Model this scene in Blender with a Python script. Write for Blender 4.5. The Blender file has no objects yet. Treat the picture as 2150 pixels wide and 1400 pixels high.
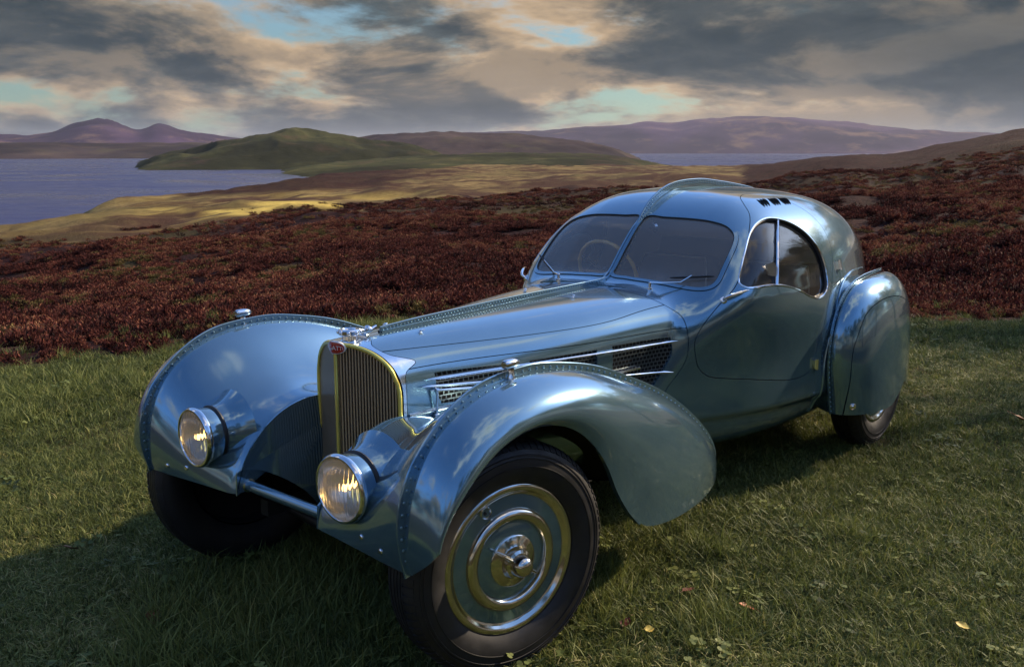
import bpy, bmesh, math, random
import numpy as np
from mathutils import Vector, Matrix, Euler
R = math.radians
random.seed(7); rng = np.random.default_rng(11)
sc = bpy.context.scene
col = sc.collection
# ---------------------------------------------------------------- camera  (world = car frame: x forward of the front axle, y to the car's left, z up)
CAM = np.array([2.0361, 2.4725, 1.5525]); YAW, PITCH, FPX = .711, .1895, 2002.28
FWD = np.array([-math.cos(YAW), -math.sin(YAW), 0.]); RGT = np.array([-math.sin(YAW), math.cos(YAW), 0.])
cd = bpy.data.cameras.new('camera'); cam = bpy.data.objects.new('camera', cd); col.objects.link(cam)
cd.sensor_width = 36; cd.lens = FPX/2150*36; cd.clip_start = .05; cd.clip_end = 60000
vdir = Vector(FWD*math.cos(PITCH)+np.array([0, 0, -math.sin(PITCH)]))
cam.location = CAM; cam.rotation_euler = vdir.to_track_quat('-Z', 'Y').to_euler()
sc.camera = cam
# ---------------------------------------------------------------- light
SUN_EL = R(28); SUN_AZ_CAM = R(60)     # azimuth clockwise (to the right) from the view direction
sdir = FWD*math.cos(SUN_AZ_CAM)+RGT*math.sin(SUN_AZ_CAM)
SUN = np.array([sdir[0]*math.cos(SUN_EL), sdir[1]*math.cos(SUN_EL), math.sin(SUN_EL)])
ld = bpy.data.lights.new('sun', 'SUN'); sun = bpy.data.objects.new('sun', ld); col.objects.link(sun)
ld.energy = 4.8; ld.angle = R(.9); ld.color = (1, .80, .56)
sun.rotation_euler = Vector(-SUN).to_track_quat('-Z', 'Y').to_euler(); sun.location = (0, 0, 40)
sc.view_settings.view_transform = 'Standard'; sc.view_settings.look = 'None'
sc.view_settings.exposure = 0.7; sc.view_settings.gamma = 1.0
sc.view_settings.use_curve_mapping = False
# ---------------------------------------------------------------- sky
world = bpy.data.worlds.new('World'); sc.world = world; world.use_nodes = True
wn = world.node_tree.nodes; wl = world.node_tree.links; wn.clear()
def wmath(op, a, b=None, c=None, clamp=False):
    n = wn.new('ShaderNodeMath'); n.operation = op; n.use_clamp = clamp
    for i, v in enumerate((a, b, c)):
        if v is None: continue
        if isinstance(v, (int, float)): n.inputs[i].default_value = v
        else: wl.new(v, n.inputs[i])
    return n.outputs[0]
def wvec(op, a, b=None):
    n = wn.new('ShaderNodeVectorMath'); n.operation = op
    for i, v in enumerate((a, b)):
        if v is None: continue
        if isinstance(v, (tuple, list)): n.inputs[i].default_value = v
        else: wl.new(v, n.inputs[i])
    return n
def wramp(x, lo, hi, a=0., b=1.):
    n = wn.new('ShaderNodeMapRange'); n.interpolation_type = 'SMOOTHSTEP'; wl.new(x, n.inputs[0])
    for i, v in enumerate((lo, hi, a, b)): n.inputs[i+1].default_value = v
    return n.outputs[0]
def wnoise(v, scale, detail, rough, dist=0.):
    n = wn.new('ShaderNodeTexNoise'); wl.new(v, n.inputs['Vector']); n.inputs['Scale'].default_value = scale
    n.inputs['Detail'].default_value = detail; n.inputs['Roughness'].default_value = rough; n.inputs['Distortion'].default_value = dist
    return n.outputs['Fac']
def wmix(f, a, b):
    n = wn.new('ShaderNodeMix'); n.data_type = 'RGBA'
    wl.new(f, n.inputs[0])
    for i, v in ((6, a), (7, b)):
        if isinstance(v, tuple): n.inputs[i].default_value = (*v, 1)
        else: wl.new(v, n.inputs[i])
    return n.outputs[2]
def pix_dir(u, v):
    d = RGT*(u-1075)+FPX*(FWD*math.cos(PITCH)+np.array([0, 0, -math.sin(PITCH)]))-(v-700)*(np.array([0, 0, math.cos(PITCH)])+FWD*math.sin(PITCH))
    return d/np.linalg.norm(d)
tc = wn.new('ShaderNodeTexCoord').outputs['Generated']
sep = wn.new('ShaderNodeSeparateXYZ'); wl.new(tc, sep.inputs[0])
dz = wmath('MAXIMUM', sep.outputs[2], 0.0)
inv = wmath('DIVIDE', 1.0, wmath('ADD', dz, .26))
sca = wn.new('ShaderNodeVectorMath'); sca.operation = 'SCALE'; wl.new(tc, sca.inputs[0]); wl.new(inv, sca.inputs['Scale'])
flat = wvec('MULTIPLY', sca.outputs[0], (1, 1, .35)).outputs[0]
p1 = wvec('ADD', flat, (3.1, 7.7, 0.4)).outputs[0]
n1 = wmath('ADD', wmath('MULTIPLY', wnoise(p1, 1.9, 12, .60, .25), .84), wmath('MULTIPLY', wnoise(p1, 7.5, 8, .6, .3), .16))
n2 = wnoise(wvec('ADD', flat, (13.7, 2.3, 5.1)).outputs[0], 1.5, 9, .60, .3)
n3 = wnoise(wvec('ADD', flat, (31.7, 22.3, 1.1)).outputs[0], 4.2, 9, .62, .3)
def blobs(lst):
    tot = None
    for u, v, ru, rv, amp in lst:
        d = pix_dir(u, v)
        df = wvec('SUBTRACT', tc, tuple(d)).outputs[0]
        a = wmath('DIVIDE', wvec('DOT_PRODUCT', df, tuple(RGT)).outputs['Value'], ru/FPX)
        s2 = wn.new('ShaderNodeSeparateXYZ'); wl.new(df, s2.inputs[0])
        b = wmath('DIVIDE', s2.outputs[2], rv/FPX)
        fwd = wvec('DOT_PRODUCT', tc, tuple(d)).outputs['Value']
        q = wmath('ADD', wmath('MULTIPLY', a, a), wmath('MULTIPLY', b, b))
        g = wmath('MULTIPLY', wmath('EXPONENT', wmath('MULTIPLY', q, -1.0)), amp)
        g = wmath('MULTIPLY', g, wmath('GREATER_THAN', fwd, .5))
        tot = g if tot is None else wmath('ADD', tot, g)
    return tot
# where the photographed sky opens (negative) and closes (positive), as directions in the world
cover = wmath('ADD', n1, blobs([(640, 50, 250, 50, -.085), (1150, 100, 260, 40, -.03), (1690, 30, 160, 45, -.17), (1560, 215, 330, 32, -.15), (260, 190, 260, 26, -.07),
    (880, 205, 120, 16, -.05), (2020, 110, 380, 130, .24), (110, 60, 260, 70, .14), (430, 110, 260, 30, .10), (1500, 120, 200, 60, .08), (900, 40, 200, 26, .10)]))
elev_open = wramp(sep.outputs[2], .18, .50, 0.03, -.155)
cover = wmath('ADD', wmath('ADD', cover, elev_open), .010)
mask = wramp(cover, .39, .51)
thick = wramp(cover, .44, .60)
warmb = blobs([(480, 80, 170, 40, .35), (1250, 190, 420, 70, .30), (850, 190, 240, 35, .30), (1180, 90, 140, 50, .2), (1800, 230, 230, 26, .25), (520, 215, 260, 14, .30), (2050, 120, 380, 130, -.5), (130, 70, 260, 80, -.35)])
warm = wmath('ADD', wramp(n2, .40, .60, 0, .9), warmb, None, True)
sunward = wvec('DOT_PRODUCT', tc, tuple(SUN)).outputs['Value']
lit = wmix(warm, (.056, .078, .086), (.42, .30, .18))
dark = wmix(wramp(n3, .35, .7), (.011, .023, .031), (.036, .046, .051))
ccol = wmix(wmath('MULTIPLY', thick, wramp(warm, .0, 1.0, 1.0, .55)), lit, dark)
hi_white = wramp(sep.outputs[2], .30, .75)
ccol = wmix(wmath('MULTIPLY', hi_white, wmath('SUBTRACT', 1.0, thick)), ccol, (.95, .86, .78))
sky = wn.new('ShaderNodeTexSky'); sky.sky_type = 'NISHITA'; sky.sun_disc = False
sky.sun_elevation = SUN_EL; sky.sun_rotation = math.atan2(SUN[0], SUN[1]); sky.air_density = 1.0; sky.dust_density = .6; sky.ozone_density = 2.0
tint = wvec('MULTIPLY', sky.outputs[0], wmix(wramp(sep.outputs[2], .05, .45), (.26, .33, .325), (.76, .93, 1.18))).outputs[0]
bg1 = wn.new('ShaderNodeBackground'); wl.new(tint, bg1.inputs[0]); bg1.inputs[1].default_value = .15
bg2 = wn.new('ShaderNodeBackground'); wl.new(ccol, bg2.inputs[0]); bg2.inputs[1].default_value = 1.0
mx = wn.new('ShaderNodeMixShader'); wl.new(mask, mx.inputs[0]); wl.new(bg1.outputs[0], mx.inputs[1]); wl.new(bg2.outputs[0], mx.inputs[2])
wo = wn.new('ShaderNodeOutputWorld'); wl.new(mx.outputs[0], wo.inputs[0])
# ---------------------------------------------------------------- materials
M = {}
def setin(b, **k):
    names = {'base': 'Base Color', 'metal': 'Metallic', 'rough': 'Roughness', 'coat': 'Coat Weight', 'coatr': 'Coat Roughness', 'spec': 'Specular IOR Level',
             'trans': 'Transmission Weight', 'ior': 'IOR', 'sheen': 'Sheen Weight', 'emit': 'Emission Color', 'estr': 'Emission Strength', 'alpha': 'Alpha', 'sss': 'Subsurface Weight'}
    for a, v in k.items():
        if a in ('base', 'emit'): v = (*v, 1)
        b.inputs[names[a]].default_value = v
def mat(name, **k):
    m = bpy.data.materials.new(name); m.use_nodes = True; b = m.node_tree.nodes['Principled BSDF']; setin(b, **k); M[name] = m
    return m, m.node_tree.nodes, m.node_tree.links, b
def nz(n, l, scale, detail=4, rough=.55, coord='Object', dist=0.):
    t = n.new('ShaderNodeTexCoord'); x = n.new('ShaderNodeTexNoise'); l.new(t.outputs[coord], x.inputs['Vector'])
    x.inputs['Scale'].default_value = scale; x.inputs['Detail'].default_value = detail; x.inputs['Roughness'].default_value = rough; x.inputs['Distortion'].default_value = dist
    return x.outputs['Fac']
def ramp(n, l, fac, stops):
    r = n.new('ShaderNodeValToRGB'); l.new(fac, r.inputs[0]); e = r.color_ramp.elements
    while len(e) < len(stops): e.new(.5)
    for i, (p, c) in enumerate(stops):
        e[i].position = p; e[i].color = (*c, 1) if len(c) == 3 else c
    return r.outputs[0]
def mrange(n, l, x, a, b, c, d):
    r = n.new('ShaderNodeMapRange'); l.new(x, r.inputs[0])
    for i, v in enumerate((a, b, c, d)): r.inputs[i+1].default_value = v
    return r.outputs[0]
def bump(n, l, b, h, strength=.2, dist=.01):
    u = n.new('ShaderNodeBump'); u.inputs['Strength'].default_value = strength; u.inputs['Distance'].default_value = dist
    l.new(h, u.inputs['Height']); l.new(u.outputs[0], b.inputs['Normal']); return u
def mixc(n, l, f, a, b):
    x = n.new('ShaderNodeMix'); x.data_type = 'RGBA'
    if isinstance(f, float): x.inputs[0].default_value = f
    else: l.new(f, x.inputs[0])
    for i, v in ((6, a), (7, b)):
        if isinstance(v, tuple): x.inputs[i].default_value = (*v, 1)
        else: l.new(v, x.inputs[i])
    return x.outputs[2]
# metallic light blue car paint
m, n, l, b = mat('paint', base=(.16, .275, .345), metal=.76, rough=.26, coat=1.0, coatr=.02)
f1 = nz(n, l, 9, 5); f2 = nz(n, l, 900, 2)
l.new(mixc(n, l, mrange(n, l, f1, .3, .7, 0, 1), (.156, .272, .348), (.174, .294, .372)), b.inputs['Base Color'])
l.new(mrange(n, l, f2, .3, .7, .11, .17), b.inputs['Roughness'])
l.new(mrange(n, l, nz(n, l, 30, 6, .6), .35, .75, .01, .045), b.inputs['Coat Roughness'])
m, n, l, b = mat('chrome', base=(.80, .81, .82), metal=1, rough=.08)
l.new(mrange(n, l, nz(n, l, 60, 5), .3, .75, .04, .16), b.inputs['Roughness'])
mat('wheel_chrome', base=(.58, .56, .50), metal=1, rough=.12)
m, n, l, b = mat('polished_alloy', base=(.72, .77, .80), metal=1, rough=.16)
l.new(mrange(n, l, nz(n, l, 40, 5), .3, .75, .11, .22), b.inputs['Roughness'])
mat('brass', base=(.92, .76, .18), metal=.6, rough=.22)
mat('rivet', base=(.22, .34, .42), metal=.85, rough=.3)
mat('slat', base=(.58, .47, .33), metal=.7, rough=.3)
m, n, l, b = mat('rubber', base=(.012, .012, .014), rough=.55)
l.new(ramp(n, l, nz(n, l, 14, 6), [(.3, (.006, .006, .008)), (.75, (.014, .0135, .0135))]), b.inputs['Base Color'])
l.new(mrange(n, l, nz(n, l, 20, 5), .3, .7, .42, .68), b.inputs['Roughness'])
mat('black_trim', base=(.008, .008, .009), rough=.5)
mat('void', base=(.004, .004, .005), rough=.9)
mat('mesh_wire', base=(.10, .12, .13), metal=.7, rough=.4)
m, n, l, b = mat('leather', base=(.15, .15, .155), rough=.42)
bump(n, l, b, nz(n, l, 160, 4), .25, .002)
mat('piping', base=(.70, .68, .62), rough=.35)
mat('lining', base=(.46, .46, .48), rough=.85)
m, n, l, b = mat('wood', base=(.45, .24, .05), rough=.3, coat=.6)
l.new(ramp(n, l, nz(n, l, 35, 5), [(.3, (.78, .42, .07)), (.7, (.90, .56, .12))]), b.inputs['Base Color'])
mat('enamel_red', base=(.42, .018, .014), rough=.18, coat=.8)
mat('enamel_white', base=(.75, .74, .70), rough=.3)
mat('reflector', base=(.92, .89, .82), metal=1, rough=.16)
mat('bulb', base=(.9, .8, .5), emit=(1, .62, .22), estr=3.0)
mat('amber', base=(.8, .25, .04), rough=.1, trans=.5)
def glass(name, tint, refl=1.0, rough=.0, veil=0., veil_col=(.8, .8, .82)):
    m = bpy.data.materials.new(name); m.use_nodes = True; n = m.node_tree.nodes; l = m.node_tree.links; n.clear()
    fr = n.new('ShaderNodeFresnel'); fr.inputs[0].default_value = 1.5
    t = n.new('ShaderNodeBsdfTransparent'); t.inputs[0].default_value = (*tint, 1)
    g = n.new('ShaderNodeBsdfGlossy'); g.inputs['Roughness'].default_value = rough
    mu = n.new('ShaderNodeMath'); mu.operation = 'MULTIPLY'; l.new(fr.outputs[0], mu.inputs[0]); mu.inputs[1].default_value = refl; mu.use_clamp = True
    x = n.new('ShaderNodeMixShader'); l.new(mu.outputs[0], x.inputs[0]); l.new(t.outputs[0], x.inputs[1]); l.new(g.outputs[0], x.inputs[2])
    o = n.new('ShaderNodeOutputMaterial'); M[name] = m
    dd = n.new('ShaderNodeBsdfDiffuse'); dd.inputs[0].default_value = (*veil_col, 1); y = n.new('ShaderNodeMixShader'); y.inputs[0].default_value = veil; l.new(x.outputs[0], y.inputs[1]); l.new(dd.outputs[0], y.inputs[2]); l.new(y.outputs[0], o.inputs[0])  # pale diffuse veil painted in for the sky's reflection on the glass
glass('window_glass', (.92, .95, .95), 1.2, .0, .012)
glass('screen_glass', (.97, .97, .97), 1.5, .0, .12, (.95, .86, .76))
glass('lens_glass', (.97, .97, .95), 1.4)

# ribbed lamp glass: clear with a little white body so the ribs read
m = bpy.data.materials.new('rib_glass'); m.use_nodes = True; n = m.node_tree.nodes; l = m.node_tree.links; n.clear(); M['rib_glass'] = m
g = n.new('ShaderNodeBsdfGlass'); g.inputs['Roughness'].default_value = .05; g.inputs['IOR'].default_value = 1.3; g.inputs['Color'].default_value = (1, .98, .94, 1)
df_ = n.new('ShaderNodeBsdfTranslucent'); df_.inputs[0].default_value = (.9, .88, .82, 1); d2_ = n.new('ShaderNodeBsdfDiffuse'); d2_.inputs[0].default_value = (.75, .74, .70, 1)
a1_ = n.new('ShaderNodeMixShader'); a1_.inputs[0].default_value = .5; l.new(df_.outputs[0], a1_.inputs[1]); l.new(d2_.outputs[0], a1_.inputs[2])
tcn = n.new('ShaderNodeTexCoord'); wv = n.new('ShaderNodeTexWave'); wv.bands_direction = 'Y'; wv.inputs['Scale'].default_value = 19; l.new(tcn.outputs['Object'], wv.inputs['Vector'])
bm_ = n.new('ShaderNodeBump'); bm_.inputs['Strength'].default_value = .8; bm_.inputs['Distance'].default_value = .004; l.new(wv.outputs['Fac'], bm_.inputs['Height']); l.new(bm_.outputs[0], g.inputs['Normal'])
x_ = n.new('ShaderNodeMixShader'); x_.inputs[0].default_value = .22; l.new(g.outputs[0], x_.inputs[1]); l.new(a1_.outputs[0], x_.inputs[2])
o_ = n.new('ShaderNodeOutputMaterial'); l.new(x_.outputs[0], o_.inputs[0])
m = bpy.data.materials.new('frosted'); m.use_nodes = True; n = m.node_tree.nodes; l = m.node_tree.links; n.clear(); M['frosted'] = m
t1_ = n.new('ShaderNodeBsdfTransparent'); d1_ = n.new('ShaderNodeBsdfGlossy'); d1_.inputs['Roughness'].default_value = .3; d1_.inputs[0].default_value = (.8, .82, .85, 1)
x_ = n.new('ShaderNodeMixShader'); x_.inputs[0].default_value = .5; l.new(t1_.outputs[0], x_.inputs[1]); l.new(d1_.outputs[0], x_.inputs[2]); o_ = n.new('ShaderNodeOutputMaterial'); l.new(x_.outputs[0], o_.inputs[0])
# ---------------------------------------------------------------- geometry core (numpy)
def spline(xk, yk):
    """natural cubic spline, linear extrapolation; returns callable"""
    xk = np.asarray(xk, float); yk = np.asarray(yk, float)
    if xk[0] > xk[-1]: xk = xk[::-1]; yk = yk[::-1]
    n = len(xk); h = np.diff(xk)
    A = np.eye(n); r = np.zeros(n)
    for i in range(1, n-1):
        A[i, i-1] = h[i-1]; A[i, i] = 2*(h[i-1]+h[i]); A[i, i+1] = h[i]
        r[i] = 6*((yk[i+1]-yk[i])/h[i]-(yk[i]-yk[i-1])/h[i-1])
    m = np.linalg.solve(A, r)
    def f(x):
        x = np.asarray(x, float); i = np.clip(np.searchsorted(xk, x)-1, 0, n-2)
        xc = np.clip(x, xk[0], xk[-1]); t = xc-xk[i]; hh = h[i]
        b = (yk[i+1]-yk[i])/hh-hh*(2*m[i]+m[i+1])/6
        v = yk[i]+b*t+m[i]/2*t**2+(m[i+1]-m[i])/(6*hh)*t**3
        s0 = (yk[1]-yk[0])/h[0]-h[0]*m[1]/6; s1 = (yk[-1]-yk[-2])/h[-1]+h[-1]*m[-2]/6
        return v+np.where(x < xk[0], (x-xk[0])*s0, 0)+np.where(x > xk[-1], (x-xk[-1])*s1, 0)
    return f
def smin(a, b, k):
    h = np.clip(.5+.5*(b-a)/k, 0, 1); return b+(a-b)*h-k*h*(1-h)
def smax(a, b, k): return -smin(-a, -b, k)
def crom(P, n=12, closed=False):
    """Catmull-Rom through points"""
    P = np.asarray(P, float); N = len(P); out = []
    rng = range(N) if closed else range(N-1)
    for i in rng:
        if closed: p0, p1, p2, p3 = P[(i-1) % N], P[i], P[(i+1) % N], P[(i+2) % N]
        else: p0, p1, p2, p3 = P[max(i-1, 0)], P[i], P[i+1], P[min(i+2, N-1)]
        t = np.linspace(0, 1, n, endpoint=False)[:, None]
        out.append(.5*((2*p1)+(-p0+p2)*t+(2*p0-5*p1+4*p2-p3)*t*t+(-p0+3*p1-3*p2+p3)*t**3))
    out = np.vstack(out)
    return out if closed else np.vstack([out, P[-1:]])
def poly_sd(P, Q):
    """signed distance of points P(N,2) to closed polygon Q (negative inside)"""
    d2 = np.full(len(P), 1e9); s = np.zeros(len(P), int)
    A = Q; B = np.roll(Q, -1, 0)
    for a, b in zip(A, B):
        e = b-a; w = P-a
        t = np.clip((w@e)/max(e@e, 1e-12), 0, 1)
        q = w-t[:, None]*e; d2 = np.minimum(d2, (q*q).sum(1))
        c = (a[1] <= P[:, 1]) != (b[1] <= P[:, 1])
        with np.errstate(divide='ignore', invalid='ignore'):
            xi = a[0]+(P[:, 1]-a[1])*e[0]/e[1]
        s += (c & (P[:, 0] < xi))
    return np.sqrt(d2)*np.where(s % 2 == 1, -1, 1)
def line_d(P, Q):
    """unsigned distance to an open polyline"""
    d2 = np.full(len(P), 1e9)
    for a, b in zip(Q[:-1], Q[1:]):
        e = b-a; w = P-a; t = np.clip((w@e)/max(e@e, 1e-12), 0, 1)
        q = w-t[:, None]*e; d2 = np.minimum(d2, (q*q).sum(1))
    return np.sqrt(d2)
# ---- the body as an implicit shape; x forward (front axle 0), y left, z up; metres
_w = spline([.10,-.03,-.10,-.5,-1.0,-1.4,-1.6,-1.8,-2.1,-2.4,-2.7,-3.0,-3.3,-3.6,-3.9,-4.15],
            [.195,.219,.226,.298,.385,.455,.52,.585,.645,.668,.66,.615,.535,.42,.28,.13])
_zt = spline([.10,-.03,-.10,-.5,-1.0,-1.4,-1.8,-2.2,-2.6,-3.0,-3.4,-3.8,-4.15],
             [.925,.928,.931,.942,.957,.967,.972,.965,.94,.885,.79,.65,.50])
_zb = spline([.10,-1.0,-1.5,-2.0,-2.6,-3.2,-3.8,-4.15],[.30,.26,.225,.215,.21,.22,.26,.32])
_zc = spline([.10,-.5,-1.4,-1.8,-2.4,-3.0,-3.6,-4.15],[.745,.74,.735,.72,.66,.60,.52,.42])
_nt = spline([.10,-.1,-.6,-1.4,-2.0,-3.0,-4.2],[2.35,2.35,2.6,3.3,3.0,2.4,2.1])
_nb = spline([.10,-1.2,-1.6,-2.4,-3.2,-4.2],[5,5.5,6,5.5,4.5,2.4])
_zr = spline([-1.2,-1.6,-1.77,-1.9,-2.05,-2.25,-2.5,-2.8,-3.1,-3.4,-3.7,-4.0,-4.3],
             [1.03,1.24,1.310,1.343,1.362,1.372,1.370,1.343,1.28,1.165,1.0,.78,.50])
_wg = spline([-1.2,-1.5,-1.8,-2.1,-2.4,-2.7,-3.0,-3.3,-3.6,-3.9,-4.2],
             [.40,.555,.645,.677,.677,.648,.588,.49,.36,.21,.04])
def body_f(x, y, z):
    y = np.abs(y)
    w = np.maximum(_w(x), .02); zc = _zc(x)
    up = z > zc
    hgt = np.where(up, np.maximum(_zt(x)-zc, .02), np.maximum(zc-_zb(x), .02)); n = np.where(up, _nt(x), _nb(x))
    low = ((y/w)**n+(np.abs(z-zc)/hgt)**n)**(1/n)-1
    low = low*np.minimum(w, .26)
    # greenhouse
    xw = -1.505-.11*y-.12*np.maximum(y-.3,0)-(z-.985)*.90-.25*np.maximum(z-1.2,0)**1.0
    ws = (x-xw)*.72
    roof = (z-(_zr(x)-.15*y*y-.8*y**4))*.93
    bl = np.clip((.95-z)/.40, 0, 1); bl = bl*bl*(3-2*bl); wgl = _wg(x)+(w-.028-_wg(x))*bl
    side = (y-(wgl-.17*np.maximum(z-.93, 0)-.48*np.maximum(z-.93, 0)**2))*.93
    g = smax(smax(ws, side, .12), roof, .15)
    g = smax(g, .45-z, .02)
    k = np.interp(x,[-3.2,-2.2,-1.7,-1.4],[.18,.10,.085,.07])
    return smin(low, g, k)
AXZ = .62
def body_grid(xs, ph):
    """radial ray cast from the axis (y=0,z=axis): returns (nx,nph,3)"""
    X, P = np.meshgrid(xs, ph, indexing='ij')
    ax = np.interp(X, [-4.3,-4.0,-3.4,-2.4,0,.2], [.42,.46,.56,.62,.62,.62])
    c, s = np.cos(P), np.sin(P)
    r = np.zeros_like(X); step = .02
    lo = np.zeros_like(X); hi = np.full_like(X, 1.2); found = np.zeros(X.shape, bool)
    prev = np.zeros_like(X)
    for i in range(1, 61):
        rr = np.full_like(X, i*step)
        v = body_f(X, rr*c, ax+rr*s)
        new = (~found) & (v > 0)
        lo = np.where(new, (i-1)*step, lo); hi = np.where(new, i*step, hi); found |= new
    for _ in range(26):
        m = (lo+hi)/2; v = body_f(X, m*c, ax+m*s)
        lo = np.where(v > 0, lo, m); hi = np.where(v > 0, m, hi)
    r = (lo+hi)/2
    return np.stack([X, r*c, ax+r*s], -1)
def grad_n(p, e=2e-3):
    x, y, z = p[:, 0], p[:, 1], p[:, 2]
    g = np.stack([body_f(x+e, y, z)-body_f(x-e, y, z), body_f(x, y+e, z)-body_f(x, y-e, z), body_f(x, y, z+e)-body_f(x, y, z-e)], -1)
    return g/np.maximum(np.linalg.norm(g, axis=1, keepdims=True), 1e-9)
class Patch:
    """triangle soup with vertex normals that can be clipped by scalar fields"""
    def __init__(s, V, N, T): s.V, s.N, s.T = V, N, T
    @staticmethod
    def grid(G, Nn=None):
        a, b = G.shape[:2]; V = G.reshape(-1, 3)
        if Nn is None:
            du = np.gradient(G, axis=0); dv = np.gradient(G, axis=1); Nn = np.cross(du, dv)
            Nn = Nn/np.maximum(np.linalg.norm(Nn, axis=-1, keepdims=True), 1e-12)
        i = np.arange(a*b).reshape(a, b)
        q = np.stack([i[:-1, :-1], i[1:, :-1], i[1:, 1:], i[:-1, 1:]], -1).reshape(-1, 4)
        T = np.vstack([q[:, [0, 1, 2]], q[:, [0, 2, 3]]])
        return Patch(V, Nn.reshape(-1, 3), T)
    def compact(s):
        u, inv = np.unique(s.T, return_inverse=True)
        return Patch(s.V[u], s.N[u], inv.reshape(-1, 3))
    def clip(s, f):
        """keep f<=0 ; f is array per vertex or callable on V"""
        if callable(f): f = f(s.V)
        f = np.where(np.abs(f) < 1e-7, -1e-7, f)
        ins = f <= 0; k = ins[s.T].sum(1)
        keep = s.T[k == 3]; part = s.T[(k == 1) | (k == 2)]
        if len(part) == 0: return Patch(s.V, s.N, keep).compact()
        V = [s.V]; N = [s.N]; n0 = len(s.V)
        # rotate so odd vertex comes first
        kp = ins[part].sum(1); odd = np.where(kp[:, None] == 1, ins[part], ~ins[part]); j = odd.argmax(1)
        r = np.arange(len(part)); a = part[r, j]; b = part[r, (j+1) % 3]; c = part[r, (j+2) % 3]
        def cut(p, q):
            lo = np.minimum(p, q); hi = np.maximum(p, q)
            t = (f[lo]/(f[lo]-f[hi]))[:, None]
            return lo, hi, t
        E = np.concatenate([np.stack([np.minimum(a, b), np.maximum(a, b)], 1), np.stack([np.minimum(a, c), np.maximum(a, c)], 1)])
        U, inv = np.unique(E, axis=0, return_inverse=True); inv = inv.ravel()
        t = (f[U[:, 0]]/(f[U[:, 0]]-f[U[:, 1]]))[:, None]
        nv = s.V[U[:, 0]]*(1-t)+s.V[U[:, 1]]*t; nn = s.N[U[:, 0]]*(1-t)+s.N[U[:, 1]]*t
        nn /= np.maximum(np.linalg.norm(nn, axis=1, keepdims=True), 1e-9)
        ab = n0+inv[:len(part)]; ac = n0+inv[len(part):]
        one = kp == 1
        T = [keep, np.stack([a, ab, ac], 1)[one], np.stack([ab, b, c], 1)[~one], np.stack([ab, c, ac], 1)[~one]]
        return Patch(np.vstack([s.V, nv]), np.vstack([s.N, nn]), np.vstack(T)).compact()
    def offset(s, d): return Patch(s.V+s.N*d, s.N, s.T)
    def mirror(s):
        m = np.array([1, -1, 1.]); return Patch(s.V*m, s.N*m, s.T[:, ::-1])
    def join(s, o): return Patch(np.vstack([s.V, o.V]), np.vstack([s.N, o.N]), np.vstack([s.T, o.T+len(s.V)]))
    def flip(s): return Patch(s.V, -s.N, s.T[:, ::-1])
    def lip(s, depth, skip=None):
        """turn the open edges inwards: a real thickness at each shut line"""
        e = np.vstack([s.T[:, [0, 1]], s.T[:, [1, 2]], s.T[:, [2, 0]]])
        key = np.sort(e, 1); U, inv, cnt = np.unique(key, axis=0, return_inverse=True, return_counts=True)
        be = e[cnt[inv.ravel()] == 1]
        if skip is not None:
            m = (s.V[be[:, 0]]+s.V[be[:, 1]])/2; be = be[~skip(m)]
        if len(be) == 0: return s
        P = s.V[be]; Q = P-s.N[be]*depth
        nrm = np.cross(P[:, 1]-P[:, 0], s.N[be[:, 0]]); nrm /= np.maximum(np.linalg.norm(nrm, axis=1, keepdims=True), 1e-9)
        k = len(be); V = np.concatenate([P[:, 0], P[:, 1], Q[:, 1], Q[:, 0]])
        i = np.arange(k); T = np.vstack([np.stack([i+k, i, i+3*k], 1), np.stack([i+k, i+3*k, i+2*k], 1)])
        return s.join(Patch(V, np.tile(nrm, (4, 1)), T))
# ---------------------------------------------------------------- object helpers
def link(o, parent=None):
    col.objects.link(o)
    if parent is not None: o.parent = parent
    return o
def tag(o, label=None, cat=None, group=None, kind=None):
    if label: o['label'] = label
    if cat: o['category'] = cat
    if group: o['group'] = group
    if kind: o['kind'] = kind
    return o
def empty(name, loc=(0, 0, 0), rz=0):
    o = bpy.data.objects.new(name, None); o.location = loc; o.rotation_euler = (0, 0, rz); o.empty_display_size = .2
    return link(o)
def mk(name, V, F, m, parent=None, smooth=True, N=None, auto=None):
    me = bpy.data.meshes.new(name)
    V = np.asarray(V, float)
    if isinstance(F, np.ndarray):
        k = F.shape[1]
        me.vertices.add(len(V)); me.vertices.foreach_set('co', V.ravel())
        me.loops.add(F.size); me.loops.foreach_set('vertex_index', F.ravel().astype(np.int32))
        me.polygons.add(len(F)); me.polygons.foreach_set('loop_start', np.arange(0, F.size, k, dtype=np.int32))
        me.polygons.foreach_set('loop_total', np.full(len(F), k, np.int32)); me.update(calc_edges=True)
    else:
        me.from_pydata([tuple(v) for v in V], [], F)
    me.polygons.foreach_set('use_smooth', np.full(len(me.polygons), smooth)); me.update()
    if N is not None: me.normals_split_custom_set_from_vertices([tuple(x) for x in N])
    elif auto is not None and smooth:
        bm = bmesh.new(); bm.from_mesh(me)
        for e in bm.edges:
            if len(e.link_faces) == 2 and e.calc_face_angle(0) > auto: e.smooth = False
        bm.to_mesh(me); bm.free()
    for x in (m if isinstance(m, (list, tuple)) else [m]): me.materials.append(M[x] if isinstance(x, str) else x)
    o = bpy.data.objects.new(name, me)
    return link(o, parent)
def mkp(name, P, m, parent=None): return mk(name, P.V, P.T.astype(np.int32), m, parent, True, P.N)
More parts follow.
